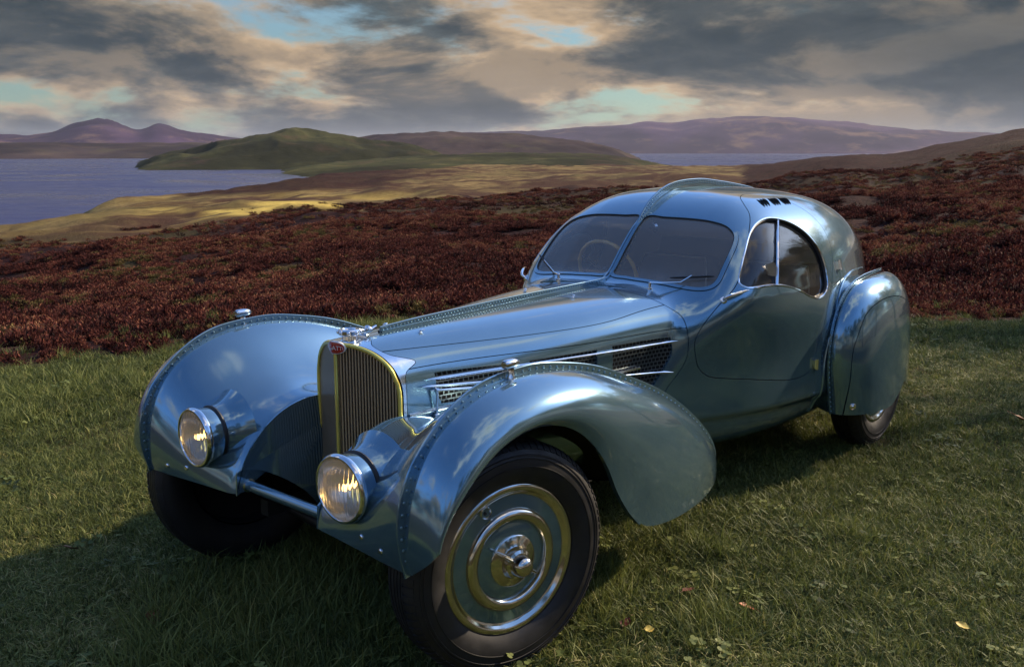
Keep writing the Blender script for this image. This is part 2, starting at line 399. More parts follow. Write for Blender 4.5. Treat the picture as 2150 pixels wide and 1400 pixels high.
class MB:
    """collects simple solids into one mesh"""
    def __init__(s): s.V = []; s.F = []; s.n = 0
    def add(s, V, F):
        V = np.asarray(V, float); s.V.append(V); s.F += [tuple(int(i)+s.n for i in f) for f in F]; s.n += len(V); return s
    def box(s, c, h, rot=None):
        c = np.array(c, float); V = np.array([[x, y, z] for x in (-1, 1) for y in (-1, 1) for z in (-1, 1)])*np.array(h)
        if rot is not None: V = V@np.array(rot).T
        return s.add(V+c, [(0, 1, 3, 2), (4, 6, 7, 5), (0, 4, 5, 1), (2, 3, 7, 6), (0, 2, 6, 4), (1, 5, 7, 3)])
    def tube(s, P, r, k=8, cap=True, closed=False, flatten=None):
        P = np.asarray(P, float); n = len(P); r = np.broadcast_to(np.asarray(r, float), (n,))
        T = np.gradient(P, axis=0) if not closed else np.roll(P, -1, 0)-np.roll(P, 1, 0)
        T /= np.maximum(np.linalg.norm(T, axis=1, keepdims=True), 1e-9)
        u = np.array([0, 0, 1.]) if abs(T[0][2]) < .9 else np.array([0, 1., 0]); V = []
        for i in range(n):
            u = u-T[i]*(u@T[i]); u /= np.linalg.norm(u); w = np.cross(T[i], u)
            a = np.arange(k)/k*2*math.pi
            V.append(P[i]+r[i]*(np.cos(a)[:, None]*u*(flatten or 1)+np.sin(a)[:, None]*w))
        V = np.vstack(V); F = []
        for i in range(n if closed else n-1):
            j = (i+1) % n
            for q in range(k): F.append((i*k+q, i*k+(q+1) % k, j*k+(q+1) % k, j*k+q))
        if cap and not closed: F += [tuple(range(k))[::-1], tuple((n-1)*k+q for q in range(k))]
        return s.add(V, F)
    def lathe(s, prof, o, ax, k=32, up=None):
        """prof: (radius, along) pairs; o origin; ax axis"""
        ax = np.array(ax, float); ax /= np.linalg.norm(ax); o = np.array(o, float)
        u = np.array([0, 0, 1.]) if abs(ax[2]) < .9 else np.array([1., 0, 0])
        u = u-ax*(u@ax); u /= np.linalg.norm(u); w = np.cross(ax, u); a = np.arange(k)/k*2*math.pi
        ring = np.cos(a)[:, None]*u+np.sin(a)[:, None]*w; V = []; F = []
        for r, t in prof: V.append(o+ax*t+ring*max(r, 1e-5))
        for i in range(len(prof)-1):
            for q in range(k): F.append((i*k+q, i*k+(q+1) % k, (i+1)*k+(q+1) % k, (i+1)*k+q))
        return s.add(np.vstack(V), F)
    def ball(s, c, r, k=8, h=5):
        r = np.broadcast_to(np.asarray(r, float), (3,)); V = []; F = []
        for i in range(h+1):
            t = math.pi*i/h
            for q in range(k): V.append((math.sin(t)*math.cos(2*math.pi*q/k), math.sin(t)*math.sin(2*math.pi*q/k), math.cos(t)))
        for i in range(h):
            for q in range(k): F.append((i*k+q, (i+1)*k+q, (i+1)*k+(q+1) % k, i*k+(q+1) % k))
        return s.add(np.array(V)*r+np.array(c), F)
    def mirror(s):
        o = MB(); o.V = [v*np.array([1, -1, 1.]) for v in s.V]; o.F = [f[::-1] for f in s.F]; o.n = s.n; return o
    def merge(s, o):
        for_v = np.vstack(o.V) if o.V else np.zeros((0, 3)); return s.add(for_v, o.F)
    def build(s, name, m, parent=None, smooth=True, auto=R(35)): return mk(name, np.vstack(s.V), s.F, m, parent, smooth, None, auto)
def blade(path, up, h, th, side=None):
    """thin upright strip along a path: rectangle section (height h along up, thickness th along side)"""
    path = np.asarray(path, float); up = np.broadcast_to(np.asarray(up, float), path.shape); n = len(path)
    h = np.broadcast_to(np.asarray(h, float), (n,))
    T = np.gradient(path, axis=0); T /= np.linalg.norm(T, axis=1, keepdims=True)
    S = np.cross(T, up); S /= np.maximum(np.linalg.norm(S, axis=1, keepdims=True), 1e-9)
    b = .0015
    prof = [(-.5, 0), (-.5, 1), (-.3, 1.06), (.3, 1.06), (.5, 1), (.5, 0)]
    V = np.vstack([[path[i]+S[i]*th*a+up[i]*h[i]*c for a, c in prof] for i in range(n)]); k = len(prof); F = []
    for i in range(n-1):
        for q in range(k-1): F.append((i*k+q, i*k+q+1, (i+1)*k+q+1, (i+1)*k+q))
    F += [tuple(range(k))[::-1], tuple((n-1)*k+q for q in range(k))]
    return V, F
def resample(P, step):
    P = np.asarray(P, float); d = np.r_[0, np.cumsum(np.linalg.norm(np.diff(P, axis=0), axis=1))]
    s = np.arange(step/2, d[-1], step); return np.stack([np.interp(s, d, P[:, i]) for i in range(3)], 1)
def rivets(mb, P, Nn, r):
    """domed rivet heads at points P facing Nn"""
    for p, nn in zip(P, Nn):
        nn = nn/np.linalg.norm(nn); u = np.cross(nn, [0, 0, 1.]); u = u/np.linalg.norm(u) if np.linalg.norm(u) > 1e-3 else np.array([1., 0, 0]); w = np.cross(nn, u)
        a = np.arange(8)/8*2*math.pi; ring = np.cos(a)[:, None]*u+np.sin(a)[:, None]*w
        V = np.vstack([p-nn*.001+ring*r, p+nn*r*.55+ring*r*.72, [p+nn*r*.85]])
        F = [(i, (i+1) % 8, 8+(i+1) % 8, 8+i) for i in range(8)]+[(8+i, 8+(i+1) % 8, 16) for i in range(8)]
        mb.add(V, F)
def bspl(P, n):
    """uniform cubic B-spline, clamped ends, along axis 0"""
    P = np.asarray(P, float); Q = np.concatenate([P[:1], P[:1], P, P[-1:], P[-1:]]); k = len(Q)-3
    t = np.linspace(0, k-1e-6, n); i = t.astype(int); u = t-i
    B = [(1-u)**3/6, (3*u**3-6*u*u+4)/6, (-3*u**3+3*u*u+3*u+1)/6, u**3/6]
    sh = (n,)+(1,)*(P.ndim-1)
    return sum(B[j].reshape(sh)*Q[i+j] for j in range(4))
def tree_copy(o, parent=None):
    c = o.copy(); link(c, parent)
    for ch in list(o.children): tree_copy(ch, c)
    return c
# ---------------------------------------------------------------- the land
def vnoise(x, y, seed=0):
    """value noise in numpy, about -1..1"""
    xi = np.floor(x).astype(np.int64); yi = np.floor(y).astype(np.int64); fx = x-xi; fy = y-yi; fx = fx*fx*(3-2*fx); fy = fy*fy*(3-2*fy)
    def h(a, b):
        n = (a*374761393+b*668265263+seed*1442695041) & 0x7fffffff; n = ((n ^ (n >> 13))*1274126177) & 0x7fffffff; n = n ^ (n >> 16); return (n & 0xffff)/32767.5-1
    return (h(xi, yi)*(1-fx)+h(xi+1, yi)*fx)*(1-fy)+(h(xi, yi+1)*(1-fx)+h(xi+1, yi+1)*fx)*fy
def fbm(x, y, o=4, seed=0):
    v = 0; a = 1.; 
    for i in range(o): v = v+a*vnoise(x*2**i+17*i, y*2**i-9*i, seed+i); a *= .5
    return v/1.6
def az_of(u): return np.arctan2((np.asarray(u, float)-1075), FPX*math.cos(PITCH))         # azimuth right of the view direction (on the horizon)
def ground_pos(a, d): return CAM[0]+d*(FWD[0]*np.cos(a)+RGT[0]*np.sin(a)), CAM[1]+d*(FWD[1]*np.cos(a)+RGT[1]*np.sin(a))
def dep_z(v, d): return CAM[2]-d*math.tan(PITCH+math.atan((v-700)/FPX))
DG = np.array([0., 8, 15, 40, 100, 160, 260, 350, 450, 600, 900, 1400])
UT = np.array([-1600, -600, 0, 300, 540, 700, 1000, 1500, 1800, 2150, 2800, 4200])
ZT = np.array([[0,0,-.8,-3,-8,-13,-25,-36,-42,-44,-46,-48],
 [0,0,-1.2,-3.8,-9,-13,-26,-36,-42,-44,-46,-48],
 [0,0,-1.0,-3.2,-7,-10.1,-25,-36,-42,-44,-46,-48],
 [0,0,-1.0,-3.0,-6.3,-8.2,-10.4,-26,-40,-44,-46,-48],
 [0,0,-.9,-2.6,-5.2,-6.8,-8.9,-10.6,-25,-42,-46,-48],
 [0,0,-.9,-2.4,-4.6,-5.8,-7.2,-8.0,-8.6,-26,-44,-48],
 [0,0,-.8,-2.2,-4.0,-5.0,-5.8,-6.3,-6.7,-7.3,-40,-48],
 [0,0,-.7,-1.8,-3.0,-3.8,-4.8,-5.6,-6.5,-8.0,-38,-48],
 [0,0,-.5,-1.2,-1.4,-1.2,-.7,-.3,-.4,-2.5,-30,-48],
 [0,0,-.3,-.5,1.0,3.0,6.0,7.9,8.3,6,-20,-48],
 [0,0,-.2,.5,4.0,7.0,12,15,17,16,0,-40],
 [0,0,-.2,.8,5.0,8.0,14,18,20,20,10,-20]])
AT = az_of(UT)
def lawn_edge(a):
    return lawn_edge0(a)+.22*fbm(np.asarray(a, float)*26, np.asarray(a, float)*0+3.3, 4, 55)
def lawn_edge0(a):
    """distance at which the mown grass stops"""
    return np.interp(a, az_of([-1500, 0, 280, 900, 1500, 1930, 2150, 3600]), [8.2, 7.5, 7.6, 8.6, 9.4, 9.35, 9.75, 16])
def land_z(a, d):
    li = np.interp(np.log(np.maximum(d, 1)), np.log(np.maximum(DG, 1)), np.arange(len(DG))); i = np.clip(li.astype(int), 0, len(DG)-2); fi = li-i; fi = fi
    ui = np.interp(a, AT, np.arange(len(AT))); j = np.clip(ui.astype(int), 0, len(AT)-2); fj = ui-j; fj = fj*fj*(3-2*fj)
    z = (ZT[j, i]*(1-fi)+ZT[j, i+1]*fi)*(1-fj)+(ZT[j+1, i]*(1-fi)+ZT[j+1, i+1]*fi)*fj
    x, y = ground_pos(a, d); amp = np.interp(d, [8, 12, 20, 40, 150, 600], [0, .15, .9, 1.7, 2.0, 1.7])
    n = fbm(x/8., y/8., 4, 3)*.55+fbm(x/26., y/26., 3, 8)*np.interp(d, [10, 300, 900], [1, 1, 1])
    return z+amp*n*.75
# vegetation zones on the moor, as seen from the lawn: pale grass or heather, plus painted streaks of golden sunlight
VB = ([-400, 0, 100, 200, 330, 430, 520, 600, 700, 780, 880, 960, 1080, 1250, 1555], [500, 492, 488, 484, 478, 470, 452, 436, 437, 428, 420, 414, 408, 404, 402])
def zone(a, d, z):
    u = 1075+np.tan(a)*FPX*math.cos(PITCH); v = 700+FPX*np.tan(np.arctan2(CAM[2]-z, d)-PITCH)
    x, y = ground_pos(a, d)
    w = fbm(x/14, y/14, 4, 21)
    vb = np.interp(u, *VB)+24*fbm(a*16, np.log(np.maximum(d, 1))*9, 4, 29)
    f = np.clip((vb-v)/7+.5, 0, 1)
    ridge = np.interp(u, [380, 420, 600, 760, 860, 930, 1000], [0, 1, 1, 1, .8, .3, 0])*np.clip(((np.interp(u, [380, 600, 800, 930], [414, 404, 392, 368]))-v+6*w)/6, 0, 1)
    f = f*(1-.9*ridge)
    f = f*np.clip((1550-u+16*fbm(x/3, y/3, 3, 13))/9, 0, 1)                 # straight burnt edge of the old field
    ld_ = np.log(np.maximum(d, 1)); green = np.clip(fbm(a*9, ld_*11, 4, 41)*3.0-.30, 0, 1)*np.interp(d, [9, 20, 70, 140], [.35, .8, .6, .06])
    sun_gold = np.clip(fbm(a*14, np.log(np.maximum(d, 1))*22, 4, 47)*2.2+.1, 0, 1)*np.exp(-((u-610)/260)**2-((v-432)/22)**2)*1.4+.14*np.clip(fbm(a*10, np.log(np.maximum(d, 1))*20, 4, 49)*2, 0, 1)*np.clip((900-u)/200, 0, 1)
    return f, green, np.clip(sun_gold, 0, 1)
az = np.radians(np.r_[np.linspace(-180, -60, 40), np.linspace(-58, -36, 40), np.linspace(-35, 35, 420), np.linspace(36, 60, 40), np.linspace(62, 180, 40)])
dd = np.r_[.0, 3, 6, np.geomspace(7, 60, 110), np.geomspace(61, 1400, 130)]
A_, D_ = np.meshgrid(az, dd, indexing='ij'); X_, Y_ = ground_pos(A_, D_); le = lawn_edge(A_)
Z_ = np.where(D_ < le+.3, 0, land_z(A_, D_))
k = np.clip((D_-le-.3)/3, 0, 1); Z_ = Z_*k*k*(3-2*k)-.03
fld, grn, sun_gld = zone(A_, D_, Z_)
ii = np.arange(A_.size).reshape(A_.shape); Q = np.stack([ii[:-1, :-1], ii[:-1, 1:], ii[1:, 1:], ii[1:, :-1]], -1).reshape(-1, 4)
m, n, l, b = mat('moor', rough=.95, spec=.1)
at = n.new('ShaderNodeVertexColor'); at.layer_name = 'zone'; sp_ = n.new('ShaderNodeSeparateColor'); l.new(at.outputs[0], sp_.inputs[0])
na_ = nz(n, l, .9, 9, .68); nb_ = nz(n, l, .11, 8, .62); nc_ = nz(n, l, 4.0, 6, .65); nd_ = nz(n, l, .035, 5, .6)
heath = ramp(n, l, na_, [(.30, (.009, .0035, .0035)), (.48, (.025, .008, .007)), (.62, (.045, .015, .012)), (.80, (.080, .034, .022))])
heath = mixc(n, l, mrange(n, l, nb_, .55, .70, 0, .45), heath, ramp(n, l, nc_, [(.3, (.022, .017, .008)), (.7, (.085, .055, .024))]))
grassy = ramp(n, l, nz(n, l, .30, 9, .66), [(.28, (.085, .055, .024)), (.45, (.17, .115, .05)), (.60, (.27, .19, .075)), (.78, (.38, .27, .10))])
grassy = mixc(n, l, mrange(n, l, nd_, .42, .62, 0, .8), grassy, ramp(n, l, nb_, [(.3, (.055, .052, .018)), (.7, (.17, .125, .05))]))
grassy = mixc(n, l, mrange(n, l, nz(n, l, .05, 7, .65), .46, .56, 0, .9), grassy, (.060, .027, .018))
grassy = mixc(n, l, sp_.outputs[2], grassy, ramp(n, l, nz(n, l, 1.2, 8, .7), [(.3, (.42, .30, .07)), (.7, (.75, .56, .14))]))  # golden sunlight painted over the pale grass colour
c1 = mixc(n, l, sp_.outputs[0], heath, grassy); c2 = mixc(n, l, sp_.outputs[1], c1, (.075, .062, .022))
l.new(c2, b.inputs['Base Color'])
bb = n.new('ShaderNodeMath'); bb.operation = 'ADD'; l.new(na_, bb.inputs[0]); l.new(nc_, bb.inputs[1]); bump(n, l, b, bb.outputs[0], .9, .35)
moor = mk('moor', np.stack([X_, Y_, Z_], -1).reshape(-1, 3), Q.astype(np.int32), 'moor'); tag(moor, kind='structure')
ca = moor.data.color_attributes.new('zone', 'FLOAT_COLOR', 'POINT'); ca.data.foreach_set('color', np.stack([fld, grn, sun_gld, 0*fld+1], -1).reshape(-1).astype(np.float32))
# ---- lawn
m, n, l, b = mat('lawn', rough=.95, spec=.1)
lw = ramp(n, l, nz(n, l, 26, 7, .7), [(.25, (.016, .014, .006)), (.5, (.036, .034, .011)), (.75, (.075, .062, .022))])
lw = mixc(n, l, mrange(n, l, nz(n, l, 1.1, 5, .6), .45, .65, 0, .6), lw, (.070, .058, .022))
l.new(lw, b.inputs['Base Color']); bump(n, l, b, nz(n, l, 60, 5, .7), .7, .03)
azl = np.radians(np.linspace(-180, 180, 181)); rl = np.linspace(0, 1, 40)
Al, Rl = np.meshgrid(azl, rl, indexing='ij'); Dl = Rl*(lawn_edge(Al)+.25+.18*fbm(Al*40, Al*0, 3, 5)); Xl, Yl = ground_pos(Al, Dl)
def lawn_z(x, y): return .012*fbm(x*.8, y*.8, 3, 61)
il = np.arange(Al.size).reshape(Al.shape); Ql = np.stack([il[:-1, :-1], il[:-1, 1:], il[1:, 1:], il[1:, :-1]], -1).reshape(-1, 4)
tag(mk('lawn', np.stack([Xl, Yl, lawn_z(Xl, Yl)-.008], -1).reshape(-1, 3), Ql.astype(np.int32), 'lawn'), kind='structure')
# ---- loch
WZ = -40.
m, n, l, b = mat('water', base=(.040, .043, .105), rough=.30, spec=.16)
t_ = n.new('ShaderNodeTexCoord'); mp = n.new('ShaderNodeMapping'); l.new(t_.outputs['Object'], mp.inputs[0]); mp.inputs['Scale'].default_value = (.02, .02, .02)
nw = n.new('ShaderNodeTexNoise'); nw.inputs['Scale'].default_value = 3; nw.inputs['Detail'].default_value = 8; l.new(mp.outputs[0], nw.inputs['Vector']); bump(n, l, b, nw.outputs['Fac'], .35, 6.); l.new(mrange(n, l, nz(n, l, .004, 7, .65, dist=1.), .35, .65, .16, .46), b.inputs['Roughness'])
a0, a1 = R(-75), R(75); ra = np.linspace(a0, a1, 40); rd = [250, 600, 1500, 4000, 9000, 16000, 30000]
Aw, Dw = np.meshgrid(ra, rd, indexing='ij'); Xw, Yw = ground_pos(Aw, Dw); iw = np.arange(Aw.size).reshape(Aw.shape)
Qw = np.stack([iw[:-1, :-1], iw[:-1, 1:], iw[1:, 1:], iw[1:, :-1]], -1).reshape(-1, 4)
tag(mk('loch', np.stack([Xw, Yw, 0*Xw+WZ], -1).reshape(-1, 3), Qw.astype(np.int32), 'water'), kind='structure')
# ---- hills beyond the water
def hillmat(name, lo, hi, hi2, sc_, top):
    m, n, l, b = mat(name, rough=1., spec=.05)
    a = nz(n, l, sc_, 8, .62); g = nz(n, l, sc_*.22, 5, .6); c = ramp(n, l, a, [(.3, lo), (.55, hi), (.75, hi2)])
    c = mixc(n, l, mrange(n, l, g, .40, .56, 0, .85), c, tuple(x*.5 for x in lo)); c = mixc(n, l, mrange(n, l, nz(n, l, sc_*.5, 6, .7), .54, .66, 0, .7), c, top)
    l.new(c, b.inputs['Base Color']); bump(n, l, b, a, .6, 8.)
def hill(name, us, vs, d_crest, d_foot, d_back, m, rough, foot_v=None, seed=0, nu=160, nk=46):
    """a ridge: crest line given by where it meets the sky, foot in the water, rounded back"""
    u = np.linspace(us[0], us[-1], nu); zc = np.array([CAM[2]-d_crest*math.tan(PITCH+math.atan((v-700)/FPX)) for v in spline(us, vs)(u)]); a = az_of(u)
    k = np.linspace(-1, 1, nk); Aq, Kq = np.meshgrid(a, k, indexing='ij'); Zc = np.repeat(zc[:, None], nk, 1)
    df = np.interp(u, us, d_foot)[:, None] if np.ndim(d_foot) else d_foot
    D = np.where(Kq < 0, d_crest+(d_crest-df)*Kq, d_crest+(d_back-d_crest)*Kq)
    prof = np.where(Kq < 0, np.sin((1+Kq)*math.pi/2)**1.15, np.cos(Kq*math.pi/2))
    x, y = ground_pos(Aq, D); s = (d_crest-np.min(df))*.30
    Z = (WZ-3)+(Zc-(WZ-3))*prof+rough*1.9*(.36-np.abs(fbm(x/s, y/s, 6, seed)))*np.sin(np.clip(1-np.abs(Kq), 0, 1)*math.pi*.5)**.7*np.where(np.abs(Kq) < .06, .35, 1)
    i = np.arange(Aq.size).reshape(Aq.shape); q = np.stack([i[:-1, :-1], i[:-1, 1:], i[1:, 1:], i[1:, :-1]], -1).reshape(-1, 4)
    return tag(mk(name, np.stack([x, y, Z], -1).reshape(-1, 3), q.astype(np.int32), m), kind='structure')
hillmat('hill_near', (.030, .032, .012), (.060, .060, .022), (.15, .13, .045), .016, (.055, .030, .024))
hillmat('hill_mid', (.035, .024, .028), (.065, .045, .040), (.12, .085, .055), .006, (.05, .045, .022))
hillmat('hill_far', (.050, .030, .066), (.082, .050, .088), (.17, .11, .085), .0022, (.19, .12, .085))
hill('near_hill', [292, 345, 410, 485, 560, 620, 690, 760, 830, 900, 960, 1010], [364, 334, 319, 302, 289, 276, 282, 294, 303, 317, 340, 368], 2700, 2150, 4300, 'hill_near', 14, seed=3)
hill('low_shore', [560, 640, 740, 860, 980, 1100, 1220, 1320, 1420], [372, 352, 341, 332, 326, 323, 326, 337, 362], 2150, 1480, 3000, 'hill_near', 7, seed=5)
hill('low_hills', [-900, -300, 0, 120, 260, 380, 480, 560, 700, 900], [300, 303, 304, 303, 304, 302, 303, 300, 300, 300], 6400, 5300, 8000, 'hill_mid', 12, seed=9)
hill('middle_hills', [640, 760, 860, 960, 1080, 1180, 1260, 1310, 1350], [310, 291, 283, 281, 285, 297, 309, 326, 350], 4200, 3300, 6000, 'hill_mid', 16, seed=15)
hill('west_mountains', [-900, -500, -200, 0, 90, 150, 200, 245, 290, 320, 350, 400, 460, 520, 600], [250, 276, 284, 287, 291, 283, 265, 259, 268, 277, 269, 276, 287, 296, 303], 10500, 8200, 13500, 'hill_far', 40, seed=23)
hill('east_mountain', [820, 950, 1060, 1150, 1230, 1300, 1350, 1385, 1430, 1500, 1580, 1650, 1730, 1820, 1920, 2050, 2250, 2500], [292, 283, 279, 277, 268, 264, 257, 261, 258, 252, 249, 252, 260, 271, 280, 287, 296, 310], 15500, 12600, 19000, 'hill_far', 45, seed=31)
# ---------------------------------------------------------------- scattered vegetation (geometry-node instances on points)
src_coll = bpy.data.collections.new('plant_sources')
def leafmat(name, stops, trans=.25, rough=.6, spec=.25, var=.22):
    m, n, l, b = mat(name, rough=rough, spec=spec); oi = n.new('ShaderNodeObjectInfo'); tcn = n.new('ShaderNodeTexCoord')
    g = n.new('ShaderNodeVertexColor'); g.layer_name = 'tint'; s = n.new('ShaderNodeSeparateColor'); l.new(g.outputs[0], s.inputs[0])
    add = n.new('ShaderNodeMath'); add.operation = 'ADD'; l.new(mrange(n, l, oi.outputs['Random'], 0, 1, -var, var), add.inputs[0]); l.new(s.outputs[0], add.inputs[1])
    c = ramp(n, l, add.outputs[0], stops); l.new(c, b.inputs['Base Color'])
    tr = n.new('ShaderNodeBsdfTranslucent'); l.new(c, tr.inputs[0]); mx = n.new('ShaderNodeMixShader'); mx.inputs[0].default_value = trans
    out = n['Material Output']; l.new(b.outputs[0], mx.inputs[1]); l.new(tr.outputs[0], mx.inputs[2]); l.new(mx.outputs[0], out.inputs[0]); return m
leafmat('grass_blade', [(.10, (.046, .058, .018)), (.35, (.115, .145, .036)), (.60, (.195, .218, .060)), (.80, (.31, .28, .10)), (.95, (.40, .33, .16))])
leafmat('heather_sprig', [(.08, (.013, .007, .006)), (.35, (.078, .022, .018)), (.60, (.165, .052, .036)), (.82, (.27, .11, .06)), (.96, (.28, .17, .09))], .15, .8, .1, .12)
leafmat('sedge_sprig', [(.1, (.025, .024, .008)), (.4, (.075, .062, .02)), (.7, (.15, .11, .04)), (.95, (.25, .17, .07))], .2, .8, .1)
leafmat('tree_leaf', [(.1, (.03, .045, .012)), (.4, (.06, .09, .02)), (.7, (.10, .14, .03)), (.95, (.17, .18, .045))], .42)
def src(name, V, F, tint, m):
    me = bpy.data.meshes.new(name); me.from_pydata([tuple(v) for v in V], [], F); me.materials.append(M[m])
    ca = me.color_attributes.new('tint', 'FLOAT_COLOR', 'POINT'); ca.data.foreach_set('color', np.stack([tint, tint, tint, np.ones(len(tint))], -1).ravel().astype(np.float32))
    me.polygons.foreach_set('use_smooth', np.ones(len(me.polygons), bool))
    o = bpy.data.objects.new(name, me); return o
def blades(nb, rad, h0, h1, wid, lean, r, seed_tint=(.2, .8), segs=3, flat=0.):
    V = []; F = []; T = []
    for _ in range(nb):
        a = r.uniform(0, 2*math.pi); q = rad*math.sqrt(r.uniform()); x, y = q*math.cos(a), q*math.sin(a); h = r.uniform(h0, h1); w = wid*r.uniform(.6, 1.3)
        d = r.uniform(0, 2*math.pi); ln = lean*r.uniform(.15, 1.35); dx, dy = math.cos(d), math.sin(d); s = r.uniform(0, math.pi); sx, sy = math.cos(s)*w, math.sin(s)*w; t = r.uniform(*seed_tint); b0 = len(V)
        for k in range(segs):
            f = k/segs; z = h*(f-.35*ln*f*f*flat); g = ln*h*f*f*1.1
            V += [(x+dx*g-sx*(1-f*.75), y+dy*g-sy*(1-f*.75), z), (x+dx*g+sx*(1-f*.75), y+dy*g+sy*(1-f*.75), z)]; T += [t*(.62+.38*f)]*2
        V.append((x+dx*ln*h*1.1, y+dy*ln*h*1.1, h*(1-.35*ln*flat))); T.append(min(1, t*1.08))
        for k in range(segs-1): F.append((b0+2*k, b0+2*k+1, b0+2*k+3, b0+2*k+2))
        F.append((b0+2*segs-2, b0+2*segs-1, b0+2*segs))
    return V, F, np.array(T)
rr = np.random.default_rng(5)
def scatter(name, P, rot, scl, sources, mpick):
    """one mesh of points; a geometry-node modifier puts a plant on each"""
    cl = bpy.data.collections.new(name+'_sources')
    for o in sources: cl.objects.link(o)
    me = bpy.data.meshes.new(name); me.vertices.add(len(P)); me.vertices.foreach_set('co', np.asarray(P, float).ravel())
    for nm, ty, arr in (('rot', 'FLOAT_VECTOR', rot), ('scl', 'FLOAT_VECTOR', scl), ('pick', 'INT', mpick)):
        a = me.attributes.new(nm, ty, 'POINT'); a.data.foreach_set('vector' if ty == 'FLOAT_VECTOR' else 'value', np.asarray(arr).ravel())
    o = bpy.data.objects.new(name, me); link(o)
    ng = bpy.data.node_groups.new(name, 'GeometryNodeTree'); ng.interface.new_socket('Geometry', in_out='INPUT', socket_type='NodeSocketGeometry'); ng.interface.new_socket('Geometry', in_out='OUTPUT', socket_type='NodeSocketGeometry')
    N = ng.nodes; L = ng.links; gi = N.new('NodeGroupInput'); go = N.new('NodeGroupOutput'); ip = N.new('GeometryNodeInstanceOnPoints'); ci = N.new('GeometryNodeCollectionInfo')
    ci.inputs[0].default_value = cl; ci.inputs['Separate Children'].default_value = True; ci.inputs['Reset Children'].default_value = True
    def attr(nm, ty):
        a = N.new('GeometryNodeInputNamedAttribute'); a.data_type = ty; a.inputs[0].default_value = nm; return a.outputs[0]
    L.new(gi.outputs[0], ip.inputs['Points']); L.new(ci.outputs[0], ip.inputs['Instance']); ip.inputs['Pick Instance'].default_value = True
    L.new(attr('pick', 'INT'), ip.inputs['Instance Index'])
    e2r = N.new('FunctionNodeEulerToRotation'); L.new(attr('rot', 'FLOAT_VECTOR'), e2r.inputs[0]); L.new(e2r.outputs[0], ip.inputs['Rotation']); L.new(attr('scl', 'FLOAT_VECTOR'), ip.inputs['Scale'])
    L.new(ip.outputs[0], go.inputs[0]); md = o.modifiers.new('scatter', 'NODES'); md.node_group = ng
    return tag(o, kind='stuff')
# grass tufts of several habits
tufts = []
for i, (nb, rad, h0, h1, w, ln, tt, fl) in enumerate([(46, .075, .018, .050, .0017, .9, (.20, .62), 1), (40, .07, .022, .060, .0018, 1.1, (.28, .75), 1), (44, .08, .014, .042, .0016, 1.3, (.35, .95), 1.6),
        (34, .05, .040, .090, .0019, .8, (.22, .66), .6), (46, .09, .012, .034, .0018, 1.5, (.55, 1.0), 2.0), (40, .07, .02, .055, .0020, 1.0, (.14, .50), 1)]):
    V_, F_, T_ = blades(nb, rad, h0, h1, w, ln, rr, tt, 3, fl); tufts.append(src('tuft_%d' % i, V_, F_, T_, 'grass_blade'))
# clover and other broad leaves
def rosette(nl, rad, size, r, tri=False):
    V = []; F = []; T = []
    for _ in range(nl):
        a = r.uniform(0, 2*math.pi); q = rad*math.sqrt(r.uniform()); c = np.array([q*math.cos(a), q*math.sin(a), r.uniform(.012, .035)]); t = r.uniform(.2, .5)
        for j in range(3 if tri else 1):
            d = r.uniform(0, 6.28) if not tri else a+j*2.094; sz = size*r.uniform(.7, 1.2); e = np.array([math.cos(d), math.sin(d), r.uniform(-.1, .35)]); s = np.array([-math.sin(d), math.cos(d), 0]); b0 = len(V)
            for f, wd in ((0, .1), (.35, .5), (.75, .48), (1., .12)): V += [tuple(c+e*sz*f-s*sz*wd), tuple(c+e*sz*f+s*sz*wd)]; T += [t, t*1.1]
            for k in range(3): F.append((b0+2*k, b0+2*k+1, b0+2*k+3, b0+2*k+2))
    return V, F, np.array(T)
V_, F_, T_ = rosette(14, .07, .011, rr, True); tufts.append(src('tuft_6', V_, F_, T_, 'grass_blade'))
V_, F_, T_ = rosette(6, .03, .024, rr); tufts.append(src('tuft_7', V_, F_, T_, 'grass_blade'))
def sector(n, a0, a1, d0, d1, r, power=1.0):
    a = r.uniform(a0, a1, n); d = np.sqrt(r.uniform(d0**2, d1**2, n)) if power == 1 else d0*(d1/d0)**(r.uniform(0, 1, n)**power); return a, d
def keep_out(x, y):
    """no plants inside the tyres or where the body rests over bare shade"""
    k = np.ones(len(x), bool)
    for (wx, wy) in ((0, .67), (0, -.67), (-2.98, .67), (-2.98, -.67)): k &= ~((np.abs(x-wx) < .11) & (np.abs(y-wy) < .10))
    return k
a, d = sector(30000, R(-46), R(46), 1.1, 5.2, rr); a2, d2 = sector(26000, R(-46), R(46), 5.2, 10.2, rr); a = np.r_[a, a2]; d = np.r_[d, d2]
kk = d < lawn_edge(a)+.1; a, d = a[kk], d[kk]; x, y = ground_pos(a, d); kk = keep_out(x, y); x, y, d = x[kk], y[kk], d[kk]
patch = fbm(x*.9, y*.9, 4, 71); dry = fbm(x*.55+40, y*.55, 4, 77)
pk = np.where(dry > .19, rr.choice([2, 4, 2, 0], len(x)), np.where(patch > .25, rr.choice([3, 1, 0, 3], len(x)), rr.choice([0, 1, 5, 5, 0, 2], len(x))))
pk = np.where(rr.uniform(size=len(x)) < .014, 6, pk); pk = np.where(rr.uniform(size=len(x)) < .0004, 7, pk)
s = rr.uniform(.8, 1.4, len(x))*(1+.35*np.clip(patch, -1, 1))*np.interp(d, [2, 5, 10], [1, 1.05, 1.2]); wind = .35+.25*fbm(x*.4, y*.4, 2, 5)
rot = np.stack([rr.normal(0, .16, len(x))+.18*np.sin(wind*9), rr.normal(0, .16, len(x)), rr.uniform(0, 6.283, len(x))], 1)
